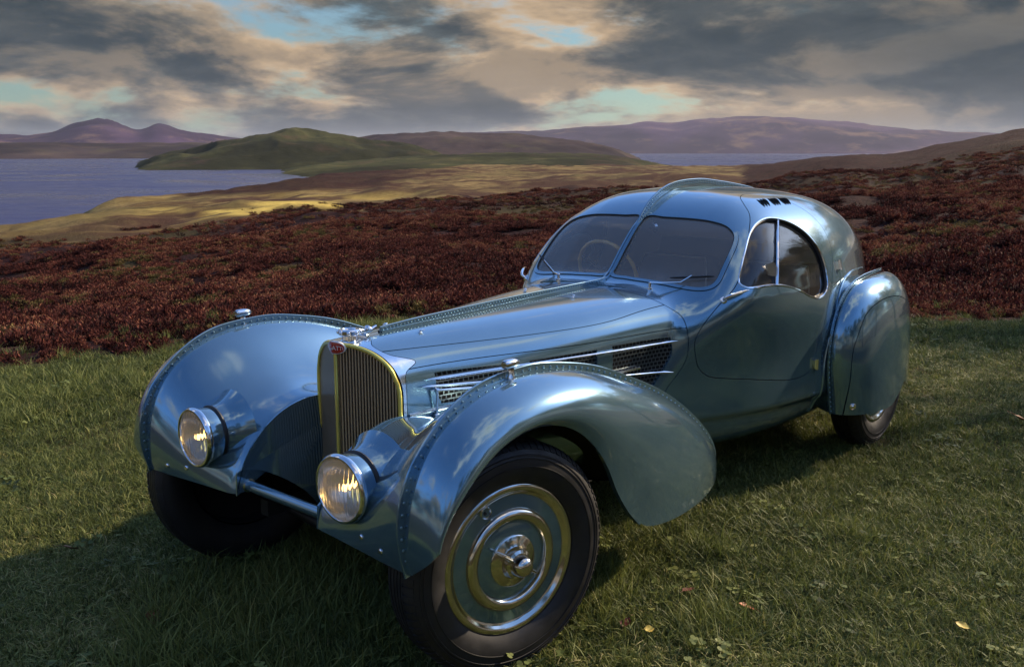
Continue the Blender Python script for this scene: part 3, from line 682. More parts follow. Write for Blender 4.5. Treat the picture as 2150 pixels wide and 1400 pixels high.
scatter('lawn_grass', np.stack([x, y, lawn_z(x, y)-.009], 1), rot, np.stack([s, s, s*rr.uniform(.7, 1.15, len(x))], 1), tufts, pk)
# rough grass where the mowing stops
a, d = sector(6000, R(-46), R(46), 6.5, 13.5, rr); off = d-lawn_edge(a); ok = (off > -.35) & (off < .1+1.5*rr.uniform(size=len(a))**3); a, d = a[ok], d[ok]; x, y = ground_pos(a, d)
s = rr.uniform(.8, 1.5, len(x)); scatter('rough_grass', np.stack([x, y, np.full(len(x), -.02)], 1), np.stack([rr.normal(0, .2, len(x)), rr.normal(0, .2, len(x)), rr.uniform(0, 6.283, len(x))], 1), np.stack([s, s, s], 1), tufts, rr.choice([0, 1, 3, 3, 2], len(x)))
# heather
def bush(ns, rad, h, r, sub, tint, seg=2, w=.010):
    V = []; F = []; T = []
    for _ in range(ns):
        a = r.uniform(0, 6.283); q = math.sqrt(r.uniform()); bx, by = rad*q*math.cos(a), rad*q*math.sin(a); hh = h*(1-.55*q*q)*r.uniform(.6, 1.15); t = r.uniform(*tint)
        ox, oy = bx*.45, by*.45; d = np.array([bx, by, hh])
        for j in range(sub):
            f = r.uniform(.35, 1.); p = np.array([ox*(1-f)+bx*f, oy*(1-f)+by*f, hh*f]); e = np.array([r.normal(0, .55)+bx/rad*.5, r.normal(0, .55)+by/rad*.5, r.uniform(.5, 1.1)]); e /= np.linalg.norm(e); L_ = r.uniform(.14, .30)*h
            s = np.cross(e, r.normal(0, 1, 3)); s /= np.linalg.norm(s); s *= w*r.uniform(.6, 1.4); b0 = len(V); tt = np.clip(t*(.45+.6*f)+r.normal(0, .08), 0, 1)
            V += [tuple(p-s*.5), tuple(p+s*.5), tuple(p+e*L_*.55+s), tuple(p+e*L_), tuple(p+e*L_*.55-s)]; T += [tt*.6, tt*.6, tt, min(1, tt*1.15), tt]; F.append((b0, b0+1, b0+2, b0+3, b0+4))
    return V, F, np.array(T)
hs = []
for i, (ns, rad, h, sub, tint, mm, w) in enumerate([(40, .22, .24, 8, (.25, .75), 'heather_sprig', .0085), (36, .20, .20, 8, (.08, .42), 'heather_sprig', .008), (40, .24, .18, 8, (.45, .95), 'heather_sprig', .0085), (34, .20, .16, 8, (.3, .9), 'sedge_sprig', .007), (36, .26, .28, 9, (.2, .62), 'heather_sprig', .009)]):
    V_, F_, T_ = bush(ns, rad, h, rr, sub, tint, w=w); hs.append(src('heather_%d' % i, V_, F_, T_, mm))
a, d = sector(24000, R(-44), R(44), 7.6, 24, rr); a2, d2 = sector(20000, R(-38), R(38), 24, 60, rr); a3, d3 = sector(9000, R(-34), R(34), 60, 120, rr)
a = np.r_[a, a2, a3]; d = np.r_[d, d2, d3]; le_ = lawn_edge(a); zz_ = land_z(a, d); kq = np.clip((d-le_-.3)/3, 0, 1); zz_ = zz_*kq*kq*(3-2*kq)-.03
fl_, gr_, _ = zone(a, d, zz_); ok = (d > le_+.28+.2*rr.uniform(size=len(d))) & (rr.uniform(size=len(d)) > fl_*1.05); a, d, zz_, gr_ = a[ok], d[ok], zz_[ok], gr_[ok]; x, y = ground_pos(a, d)
ld_ = np.log(d); big = fbm(a*6, ld_*7, 4, 91)*1.3; gap = fbm(a*26, ld_*24, 3, 97); ok = gap+.35*big > -.42; a, d, zz_, gr_, x, y, big, gap, ld_ = (t_[ok] for t_ in (a, d, zz_, gr_, x, y, big, gap, ld_)); pk = np.where(rr.uniform(size=len(x)) < gr_*.9, 3, np.where(big > .12, rr.choice([2, 0, 2, 3], len(x)), np.where(big < -.22, rr.choice([1, 1, 4], len(x)), rr.choice([0, 1, 2, 4], len(x)))))
s = rr.uniform(.6, 1.3, len(x))*(1+.5*gap)*np.interp(d-lawn_edge(a), [.2, 1.2, 2.5], [.5, .8, 1])*np.interp(d, [8, 12, 24, 60, 120], [.62, .72, .95, 1.3, 2.2]); flatn = np.interp(d, [8, 24, 60, 120], [1.05, .95, .8, .5])
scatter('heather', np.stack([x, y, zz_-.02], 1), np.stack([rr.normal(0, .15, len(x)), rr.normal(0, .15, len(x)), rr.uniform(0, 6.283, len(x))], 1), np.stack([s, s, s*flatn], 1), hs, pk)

# ---------------------------------------------------------------- trees on the car's left, outside the picture: they shade the lawn and mirror in the flank
m, n, l, b = mat('bark', rough=.9); l.new(ramp(n, l, nz(n, l, 9, 7, .65), [(.3, (.035, .026, .018)), (.7, (.11, .085, .06))]), b.inputs['Base Color']); bump(n, l, b, nz(n, l, 22, 6), .8, .03)
def make_tree(seed, h, cr):
    r = np.random.default_rng(seed); mb = MB(); tips = []
    lean = r.normal(0, .25, 2); P = [np.array([lean[0]*t*t, lean[1]*t*t, h*.62*t]) for t in np.linspace(0, 1, 9)]
    mb.tube(P, np.linspace(.26, .09, 9)*h/10, 10); top_ = P[-1]
    for k in range(13):
        t = r.uniform(.35, 1); b0 = P[int(t*8)]; a = r.uniform(0, 6.283); L_ = cr*r.uniform(.55, 1.0)*(1.15-.35*t); e = np.array([math.cos(a), math.sin(a), r.uniform(.25, 1.1)]); e /= np.linalg.norm(e)
        q = [b0+e*L_*f+np.array([0, 0, .25*f*f]) for f in np.linspace(0, 1, 6)]; mb.tube(q, np.linspace(.075, .02, 6)*h/10, 6); tips += [q[3], q[4], q[5]]
        for j in range(3):
            e2 = e+r.normal(0, .6, 3); e2 /= np.linalg.norm(e2); q2 = q[3]+e2*L_*.45; mb.tube([q[3], (q[3]+q2)/2+[0, 0, .05], q2], [.03, .02, .008], 5); tips += [q2, (q[3]+q2)/2]
    V = []; F = []; T = []
    for c in tips:
        for _ in range(48):
            p = c+r.normal(0, .30, 3)*[1, 1, .7]; e = r.normal(0, 1, 3); e[2] -= .4; e /= np.linalg.norm(e); s = np.cross(e, r.normal(0, 1, 3)); s /= np.linalg.norm(s); L_ = r.uniform(.09, .17); w = L_*.36; b0 = len(V); t = r.uniform(.15, .85)
            V += [tuple(p), tuple(p+e*L_*.5+s*w), tuple(p+e*L_), tuple(p+e*L_*.5-s*w)]; T += [t]*4; F.append((b0, b0+1, b0+2, b0+3))
    return mb, V, F, np.array(T)
protos = []
for i, (sd, h, cr) in enumerate([(3, 9.5, 3.3), (8, 8.6, 3.0)]):
    mb, V_, F_, T_ = make_tree(sd, h, cr); tr = empty('broadleaf_tree'); trunk = mb.build('trunk', 'bark', tr); c_ = src('crown', V_, F_, T_, 'tree_leaf'); link(c_, tr); protos.append(tr)
TREES = [(-15.2, 5.2, 0, .9, 'broadleaf tree farthest along the lawn, beyond the tail of the car'), (-11.2, 9.2, 1, 1.05, 'broadleaf tree at the far corner of the lawn, second from the tail of the car'),
         (-6.2, 11.4, 0, .98, 'broadleaf tree standing level with the rear wheels of the car'), (-1.2, 11.0, 1, 1.0, 'broadleaf tree standing level with the car door'), (3.8, 11.2, 0, 1.0, 'broadleaf tree ahead of the car, nearest behind the camera')]
for i, (x, y, k_, s_, lab) in enumerate(TREES):
    o = protos[k_] if i < 2 else tree_copy(protos[k_]); o.location = (x, y, -.05); o.rotation_euler = (0, 0, 1.3*i); o.scale = (s_, s_, s_); tag(o, lab, 'tree', 'broadleaf trees along the edge of the lawn')
# ---------------------------------------------------------------- the air
hm = bpy.data.materials.new('haze'); hm.use_nodes = True; hn = hm.node_tree.nodes; hn.clear(); M['haze'] = hm
pv = hn.new('ShaderNodeVolumePrincipled'); pv.inputs['Color'].default_value = (.74, .80, .93, 1); pv.inputs['Density'].default_value = 1.25e-5; pv.inputs['Anisotropy'].default_value = .1
ho = hn.new('ShaderNodeOutputMaterial'); hm.node_tree.links.new(pv.outputs[0], ho.inputs['Volume'])
hz = MB().box((0, 0, 380), (42000, 42000, 440)).build('haze', 'haze', None, False); tag(hz, 'thin pale violet haze lying over the loch and hills', 'haze', kind='stuff')
# ---------------------------------------------------------------- the car
car = empty('vintage_car')
tag(car, 'metallic blue streamlined vintage coupe with riveted spine standing on the lawn', 'car')
def ax_of(x): return np.interp(x, [-4.3,-4.0,-3.4,-2.4,0,.2], [.42,.46,.56,.62,.62,.62])
def UV(P): return np.stack([P[:, 0], .7*np.arctan2(P[:, 2]-ax_of(P[:, 0]), np.abs(P[:, 1]))], 1)
def onto(P, it=6):
    P = np.array(P, float)
    for _ in range(it):
        e = 2e-3; x, y, z = P.T
        g = np.stack([body_f(x+e, y, z)-body_f(x-e, y, z), body_f(x, y+e, z)-body_f(x, y-e, z), body_f(x, y, z+e)-body_f(x, y, z-e)], 1)/(2*e)
        P = P-g*(body_f(x, y, z)/np.maximum((g*g).sum(1), 1e-6))[:, None]
    return P
def near(V, Q, fn, m=.045):
    """evaluate fn only near polyline Q"""
    lo, hi = Q.min(0)-m, Q.max(0)+m; k = ((V >= lo) & (V <= hi)).all(1); out = np.full(len(V), 1.0); out[k] = fn(V[k]); return out
def sdf3(V, Q):
    """signed 3-D distance to a closed outline Q lying on the body (negative inside)"""
    uq = UV(Q)
    def fn(P): return np.abs(line_d(P, np.vstack([Q, Q[:1]])))*np.sign(poly_sd(UV(P), uq))
    return near(V, Q, fn)
def front_of(V, Q, far=.3):
    """signed field, negative in front (+x) of an open line Q running from the spine to the sill"""
    uq = UV(Q); box = np.vstack([uq, [[far, uq[-1, 1]], [far, uq[0, 1]]]])
    uv = UV(V); lo, hi = Q[:, 0].min()-.04, Q[:, 0].max()+.04; out = np.where(V[:, 0] > hi, -1., 1.)
    k = (V[:, 0] >= lo) & (V[:, 0] <= hi); out[k] = line_d(V[k], Q)*np.sign(poly_sd(uv[k], box)); return out
# ---- base surface, left half
xs = np.r_[np.linspace(.085, -2.75, 232), np.linspace(-2.765, -4.20, 80)]
ph = np.r_[np.radians(-88.), np.linspace(np.radians(-70), np.pi/2, 205)]
G = body_grid(xs, ph); NN = grad_n(G.reshape(-1, 3)).reshape(G.shape)
NN[:, -1, 1] = 0; NN /= np.linalg.norm(NN, axis=-1, keepdims=True); G[:, -1, 1] = 0
B0 = Patch.grid(G, NN)
# make triangles face outwards
t = B0.T[len(B0.T)//3]; fn = np.cross(B0.V[t[1]]-B0.V[t[0]], B0.V[t[2]]-B0.V[t[0]])
if fn@B0.N[t[0]] < 0: B0 = Patch(B0.V, B0.N, B0.T[:, ::-1])
B0 = B0.clip(lambda V: V[:, 0]-(.06-.43*V[:, 1]))
WS = onto(crom([(-1.525,.014,1.006),(-1.64,.014,1.124),(-1.778,.014,1.244),(-1.795,.119,1.248),(-1.811,.26,1.243),(-1.82,.352,1.234),(-1.819,.413,1.219),(-1.80,.460,1.189),
   (-1.764,.481,1.155),(-1.709,.489,1.108),(-1.648,.492,1.051),(-1.604,.491,1.004),(-1.574,.47,.979),(-1.549,.42,.972),(-1.529,.33,.980),(-1.517,.2,.990),(-1.513,.10,.996)], 8, True))
DOOR = onto(crom([(-1.643,.564,.986),(-1.551,.539,.912),(-1.475,.511,.835),(-1.437,.495,.77),(-1.448,.489,.706),(-1.478,.491,.645),(-1.535,.506,.602),(-1.62,.535,.582),(-1.728,.574,.565),(-1.874,.617,.54),(-2.03,.65,.518),
   (-2.15,.668,.522),(-2.218,.676,.56),(-2.262,.693,.706),(-2.34,.69,.878),(-2.433,.66,1.003),(-2.485,.626,1.089),(-2.50,.572,1.176),(-2.465,.512,1.25),(-2.39,.446,1.304),(-2.30,.36,1.344),(-2.19,.315,1.348),(-2.09,.335,1.338),
   (-2.02,.39,1.306),(-1.955,.455,1.262),(-1.851,.507,1.192),(-1.727,.549,1.079)], 8, True))
SW = onto(crom([(-1.663,.567,1.003),(-1.706,.552,1.061),(-1.762,.536,1.117),(-1.856,.509,1.192),(-1.948,.498,1.235),(-2.052,.503,1.251),(-2.168,.532,1.233),(-2.262,.57,1.185),(-2.322,.615,1.115),(-2.345,.655,1.034),(-2.336,.679,.946),
   (-2.30,.69,.895),(-2.218,.693,.878),(-2.125,.687,.900),(-2.041,.677,.932),(-1.93,.658,.962),(-1.826,.64,.974),(-1.73,.62,.974),(-1.68,.594,.977)], 8, True))
HR = onto(crom([(-1.365,0,.968),(-1.352,.12,.965),(-1.345,.24,.953),(-1.372,.36,.92),(-1.405,.435,.885),(-1.422,.455,.80),(-1.412,.457,.70),(-1.37,.445,.635),(-1.308,.432,.575),(-1.25,.42,.48),(-1.2,.40,.36),(-1.2,.3,.262),(-1.2,.05,.262)], 8))
SH = onto(crom([(-.062,0,.931),(-.045,.05,.928),(-.012,.10,.913),(-.036,.152,.888),(-.115,.193,.862),(-.064,.206,.836),(-.050,.214,.80),(-.047,.222,.73),(-.05,.222,.62),(-.05,.222,.5),(-.05,.2,.33),(-.05,.05,.31)], 8))
REARW = onto(crom([(-3.05,.07,1.29),(-3.12,.18,1.255),(-3.2,.27,1.19),(-3.3,.29,1.12),(-3.38,.24,1.10),(-3.42,.14,1.11),(-3.38,.07,1.16),(-3.2,.055,1.24)], 6, True))
zs = spline([-1.5,-1.40,-.785,-.356,-.058,.1], [.823,.824,.828,.838,.841,.842])
z2 = spline([-1.5,-1.36,-1.21,-1.08,-.73,-.4,-.07,.1], [.922,.915,.905,.893,.884,.888,.898,.904])
VENTS = [[(-.172,.808),(-.20,.815),(-.47,.802),(-.485,.795),(-.49,.74),(-.475,.70),(-.215,.705),(-.19,.715),(-.178,.74)],
         [(-.575,.795),(-.60,.802),(-.89,.797),(-.907,.788),(-.908,.70),(-.89,.69),(-.60,.69),(-.58,.70)],
         [(-.995,.790),(-1.01,.80),(-1.31,.793),(-1.33,.78),(-1.33,.715),(-1.245,.612),(-1.22,.60),(-1.015,.60),(-.997,.62)]]
VENTS = [crom(v, 4, True) for v in VENTS]
def vent_sd(V):
    out = np.full(len(V), 1.)
    for q in VENTS:
        k = (V[:, 2] < .86) & (V[:, 2] > .5) & (V[:, 0] < 0) & (V[:, 0] > -1.5); o = np.full(len(V), 1.); o[k] = poly_sd(V[k][:, [0, 2]], q); out = np.minimum(out, o)
    return out
noc = lambda m: np.abs(m[:, 1]) < 2e-3
V = B0.V
# the radiator shell
shell = B0.clip(lambda V: front_of(V, SH)+.0012)
# the bonnet
bon = B0.clip(lambda V: .0012-front_of(V, SH)).clip(lambda V: front_of(V, HR)+.0018)
top = bon.clip(lambda V: z2(V[:, 0])+.0010-V[:, 2]).lip(.016, noc)
shd = bon.clip(lambda V: V[:, 2]-z2(V[:, 0])+.0010).clip(lambda V: zs(V[:, 0])+.0013-V[:, 2]).lip(.016, noc)
# finer patch for the louvred side
xs2 = np.linspace(-.03, -1.46, 330); ph2 = np.linspace(np.radians(-62), np.radians(50), 170)
G2 = body_grid(xs2, ph2); S0 = Patch.grid(G2, grad_n(G2.reshape(-1, 3)).reshape(G2.shape))
t = S0.T[1000]
if np.cross(S0.V[t[1]]-S0.V[t[0]], S0.V[t[2]]-S0.V[t[0]])@S0.N[t[0]] < 0: S0 = Patch(S0.V, S0.N, S0.T[:, ::-1])
S0 = S0.clip(lambda V: .0012-front_of(V, SH)).clip(lambda V: front_of(V, HR)+.0018).clip(lambda V: V[:, 2]-zs(V[:, 0])+.0013)
sidep = S0.clip(lambda V: -vent_sd(V)).lip(.016, noc)
def both(name, P, m, **k): return mkp(name, P, m, car), mkp(name, P.mirror(), m, car)
mkp('radiator_shell', shell.join(shell.mirror()), 'polished_alloy', car)
both('bonnet_top', top, 'paint'); both('bonnet_shoulder', shd, 'paint'); bside = both('bonnet_side', sidep, 'paint')
# wire mesh behind the side openings
ventin = S0.clip(lambda V: vent_sd(V)-.006).offset(-.009)
def lattice(P, fn):
    return P.clip(fn)
fine = []
for q in VENTS:
    x0, x1 = q[:, 0].min()-.01, q[:, 0].max()+.01
    g = body_grid(np.linspace(x1, x0, int((x1-x0)/.0028)), np.linspace(np.radians(-6), np.radians(46), 150))
    p = Patch.grid(g, grad_n(g.reshape(-1, 3)).reshape(g.shape)).clip(lambda V: vent_sd(V)-.006)
    row = lambda V: np.abs((V[:, 2]-.6)/.0165-np.round((V[:, 2]-.6)/.0165))*.0165-.0024
    def colf(V):
        k = np.floor((V[:, 2]-.6)/.0165); u = V[:, 0]/.021+.5*(k % 2); return np.abs(u-np.round(u))*.021-.0024
    fine.append(p.offset(-.008).clip(row)); fine.append(p.offset(-.0105).clip(colf))
W = fine[0]
for p in fine[1:]: W = W.join(p)
for s, pr in ((W, bside[0]), (W.mirror(), bside[1])): tag(mkp('vent_mesh', s, 'mesh_wire', pr), kind='stuff')
# the doors and their windows
door = B0.clip(lambda V: sdf3(V, DOOR)+.0018).clip(lambda V: .004-sdf3(V, SW)).lip(.022)
doors = both('door', door, 'paint')
sg = B0.clip(lambda V: sdf3(V, SW)-.012).offset(-.018)
def polytube(Q, off, r, k=8, closed=True):
    N = grad_n(Q); return MB().tube(Q+N*off, r, k, False, closed)
for i, d in enumerate(doors):
    mir = (lambda o: o) if i == 0 else (lambda o: o.mirror())
    mkp('window_glass', mir(sg), 'window_glass', d)
    mir(polytube(SW, -.003, .0055)).build('window_frame', 'chrome', d)
    mir(polytube(SW, -.014, .009)).build('window_seal', 'black_trim', d)
    # upright bar that divides the pane
    bar = onto([(-2.121,.52,1.243),(-2.01,.577,1.164),(-1.938,.616,1.087),(-1.892,.642,1.009),(-1.875,.651,.968)])
    mir(MB().tube(bar-grad_n(bar)*.010, .0075, 8)).build('window_bar', 'chrome', d)
    # wind deflector pane fixed to the bar
    a = bar[3]-grad_n(bar[3:4])[0]*.012; 
    df = np.array([a+[0,0,.0], a+[.055,-.03,.01], a+[.075,-.035,.075], a+[.03,-.015,.085], a+[.0,-.002,.05]])
    df = a+(df-a)*.8
    o = MB().add(np.vstack([df, df+[.0,.004,0]]), [(0,1,2,3,4),(9,8,7,6,5)]+[(j,(j+1)%5,5+(j+1)%5,5+j) for j in range(5)])
    mir(o).build('deflector', 'frosted', d)
    # handle
    h0 = onto([(-1.572,.547,.932)])[0]; nh = grad_n(h0[None])[0]; fw = np.array([-1,.36,.12]); fw -= nh*(fw@nh); fw /= np.linalg.norm(fw)
    mb = MB().lathe([(0,.006),(.012,.006),(.016,.002),(.017,-.002)], h0, nh, 16)
    mb.tube([h0, h0+nh*.014, h0+nh*.024+fw*.006, h0+nh*.026+fw*.03, h0+nh*.024+fw*.07, h0+nh*.02+fw*.10, h0+nh*.014+fw*.118], [.007,.0065,.007,.008,.0075,.005,.002], 10)
    mir(mb).build('handle', 'chrome', d)
    for hp in ((-2.50,.655,1.002), (-2.232,.677,.563)):
        c = onto([hp])[0]; nn = grad_n(c[None])[0]; f = np.array([1., 0, 0]); f -= nn*(f@nn); f /= np.linalg.norm(f); u = np.cross(nn, f)
        mb = MB().box(c+nn*.006, (.016,.006,.020), np.stack([f, nn, u], 1)).tube([c+nn*.012-u*.025, c+nn*.012+u*.025], .0095, 10)
        mb.box(c+nn*.007-f*.014, (.008,.003,.012), np.stack([f, nn, u], 1))
        mir(mb).build('hinge', 'chrome', d)
    # three groups of three slits in the roof part of the door
    for g in range(3):
        for s in range(3):
            a = np.array([-2.142-.102*g-.028*s+.004*g, .392+.006*g, 1.327]); b = np.array([-2.112-.104*g-.024*s, .452+.004*g, 1.294])
            q = onto(np.linspace(a, b, 9)); N = grad_n(q); tdir = np.array([1., 0, 0])
            w = np.sin(np.linspace(.12, math.pi-.12, 9))[:, None]
            L = q+N*.0015-tdir*.0030*w; Rr = q+N*.0015+tdir*.0030*w; H = q+N*.0075*w-tdir*.0045*w; H2 = q+N*.0005-tdir*.0125*w
            Vv = np.vstack([Rr, L, H, H2]); F1 = [(k, k+1, 9+k+1, 9+k) for k in range(8)]
            F2 = [(9+k, 9+k+1, 18+k+1, 18+k) for k in range(8)]+[(18+k, 18+k+1, 27+k+1, 27+k) for k in range(8)]
            o = MB().add(Vv, F1+F2)
            if i: o = o.mirror()
            ob = o.build('louvre', ['void', 'paint'], d)
            for pi, pl in enumerate(ob.data.polygons): pl.material_index = 0 if pi < 16 else 1
# windscreen: painted frame, seal, two panes
wsf = B0.clip(lambda V: sdf3(V, WS)-.017).clip(lambda V: -.001-sdf3(V, WS)).offset(.004).lip(.012)
wsg = B0.clip(lambda V: sdf3(V, WS)).offset(-.004)
for i in range(2):
    q = (lambda o: o) if i == 0 else (lambda o: o.mirror())
    fr = mkp('windscreen_frame', q(wsf), 'paint', car)
    q(polytube(onto(WS), -.001, .0035)).build('seal', 'black_trim', fr)
    mkp('windscreen_pane', q(wsg), 'screen_glass', car)
# body shell: everything else, windows and door apertures cut
rest = B0.clip(lambda V: .0018-front_of(V, HR)).clip(lambda V: .0018-sdf3(V, DOOR)).clip(lambda V: .0195-sdf3(V, WS)).clip(lambda V: .004-sdf3(V, REARW)).lip(.022, noc)
mkp('body_shell', rest.join(rest.mirror()), 'paint', car)
rg = B0.clip(lambda V: sdf3(V, REARW)-.012).offset(-.016)
for i in range(2):
    q = (lambda o: o) if i == 0 else (lambda o: o.mirror())
    mkp('rear_window', q(rg), 'window_glass', car); q(polytube(REARW, -.006, .006)).build('rear_window_frame', 'chrome', car)
# inner lining (dark engine bay and cabin)
Gc = body_grid(np.linspace(.02, -4.1, 130), np.linspace(np.radians(-80), np.pi/2, 100)); Gc[:, -1, 1] = 0
Lp = Patch.grid(Gc, grad_n(Gc.reshape(-1, 3)).reshape(Gc.shape)).clip(lambda V: V[:, 0]-(.03-.43*V[:, 1]))
L1 = Lp.clip(lambda V: -1.40-V[:, 0]).offset(-.026); mkp('engine_bay', L1.join(L1.mirror()), 'void', car)
L2 = Lp.clip(lambda V: V[:, 0]+1.40).clip(lambda V: .006-sdf3(V, WS)).clip(lambda V: .012-sdf3(V, SW)).clip(lambda V: .006-sdf3(V, REARW)).offset(-.026)
mkp('cabin_lining', L2.join(L2.mirror()), 'lining', car)
# ---- radiator: V-shaped grille of upright slats, brass surround, centre bar, cap, badge
def rimz(y):
    x = .06-.43*y; lo, hi = np.full_like(x, .6), np.full_like(x, 1.)
    for _ in range(40):
        m = (lo+hi)/2; v = body_f(x, y, m); lo = np.where(v < 0, m, lo); hi = np.where(v < 0, hi, m)
    return lo
zz = np.linspace(.36, .80, 20); 
def rimy(z):
    lo, hi = np.zeros_like(z), np.full_like(z, .3)
    for _ in range(40):
        m = (lo+hi)/2; v = body_f(.06-.43*m, m, z); lo = np.where(v < 0, m, lo); hi = np.where(v < 0, hi, m)
    return lo
yy = np.linspace(0, .195, 28); rim = np.vstack([np.stack([.06-.43*yy, yy, rimz(yy)], 1), np.stack([.06-.43*rimy(zz), rimy(zz), zz], 1)[::-1]])
rim = rim[np.argsort(-rim[:, 2]+rim[:, 1]*1e-3)] if False else rim
grille = MB()
for s in (1, -1):
    q = rim*[1, s, 1]
    F = [(i, i+1, len(q)+i+1, len(q)+i) for i in range(len(q)-1)]
    back = np.stack([np.full(len(q), 0)+.06-.43*np.abs(q[:, 1]), q[:, 1], q[:, 2]], 1)-[.03, 0, .0]
    cen = np.stack([.03-.0*q[:, 2], q[:, 1]*0, q[:, 2]], 1)
    grille.add(np.vstack([back*[1, .97, 1], cen]), F)
grille = grille.build('radiator_core', 'void', car)
ins = (rim-[0, 0, .70])*[1, .965, .975]+[.004, 0, .70]; ins[:, 0] = .066-.43*np.abs(ins[:, 1])
MB().tube(ins, .0075, 10).build('grille_surround', 'brass', grille); MB().tube(ins*[1, -1, 1], .0075, 10).build('grille_surround', 'brass', grille)
MB().tube([(.067, 0, .905), (.067, 0, .36)], [.0065, .0065], 10).build('centre_bar', 'brass', grille)
for s in (1, -1):
    for k in range(19):
        y = .0125+.0101*k; zt = min(float(rimz(np.array([y+.004]))[0]), .93)-.012
        if y > .19: zt = .80
        nrm = np.array([.919, .395*s, 0]); tan = np.array([-.395, .919*s, 0])
        o = MB().box((.056-.43*y, s*y, (zt+.36)/2), (.0085, .0024, (zt-.36)/2), np.stack([nrm, tan, [0, 0, 1]], 1)); o.build('slat', 'slat', grille, False)
# badge, bent round the prow
tx = bpy.data.curves.new('badge_text', 'FONT'); tx.body = 'BUGATTI'; tx.size = .036; tx.align_x = 'CENTER'; tx.extrude = 0; tx.resolution_u = 3
to = bpy.data.objects.new('badge_text', tx); col.objects.link(to); bpy.context.view_layer.update()
tm = bpy.data.meshes.new_from_object(to.evaluated_get(bpy.context.evaluated_depsgraph_get()))
tv = np.array([v.co[:] for v in tm.vertices]); tf = [tuple(p.vertices) for p in tm.polygons]
bpy.data.objects.remove(to); 
def vwrap(s, z, d): 
    a = np.sqrt(s*s+.004**2)-.004; return np.stack([.070-.395*a+.919*d, s*.919+np.sign(s)*.395*d*np.minimum(1, np.abs(s)/.01), z], 1)
th = np.linspace(0, 2*math.pi, 65)[:-1]; bz = .9105
rings = [(.0455, .0215, -.004), (.0455, .0215, .006), (.0430, .0190, .0075)]
mb = MB(); Vb = []
for a, c, d in rings: Vb.append(vwrap(a*np.sign(np.cos(th))*np.abs(np.cos(th))**.9, bz+c*np.sin(th), d))
mb.add(np.vstack(Vb), [(r*64+i, r*64+(i+1) % 64, (r+1)*64+(i+1) % 64, (r+1)*64+i) for r in range(2) for i in range(64)])
bd = mb.build('badge', 'enamel_white', grille)
rr = np.linspace(0, 1, 9)[:, None]; Vd = vwrap((rr*.0430*np.sign(np.cos(th))*np.abs(np.cos(th))**.9).ravel(), bz+(rr*.0190*np.sin(th)).ravel(), .0078+.002*(1-np.repeat(rr.ravel(), 64)**2))
MB().add(Vd, [(r*64+i, r*64+(i+1) % 64, (r+1)*64+(i+1) % 64, (r+1)*64+i) for r in range(8) for i in range(64)]).build('badge_field', 'enamel_red', bd)
tv[:, 0] *= .078/(tv[:, 0].max()-tv[:, 0].min()); tv[:, 1] -= (tv[:, 1].max()+tv[:, 1].min())/2; tv[:, 1] *= .0155/(tv[:, 1].max()-tv[:, 1].min())
mk('badge_letters', vwrap(tv[:, 0], bz+tv[:, 1]*(1-.35*(np.abs(tv[:, 0])/.04)**2), .0107), tf, 'enamel_white', bd, False)
# filler cap
cap = MB().lathe([(.040,-.02),(.038,.0),(.026,.004),(.024,.016),(.033,.018),(.037,.022),(.037,.034),(.033,.038),(.026,.039),(.024,.035),(0,.035)], (.004, 0, .925), (0, 0, 1), 28)
for k in range(8):
    a = k*math.pi/4; cap.ball((.004+.036*math.cos(a), .036*math.sin(a), .953), .0075, 8, 6)
cap.tube([(-.03,0,.954),(-.055,0,.949),(-.085,.0,.946),(-.115,0,.957)], [.009,.006,.008,.005], 10)
cap.ball((-.075,.0,.955), (.012,.016,.010), 10, 6)
cap.tube([(-.05,.03,.938),(-.05,-.03,.938)], .006, 8)
cap.build('radiator_cap', 'chrome', car)
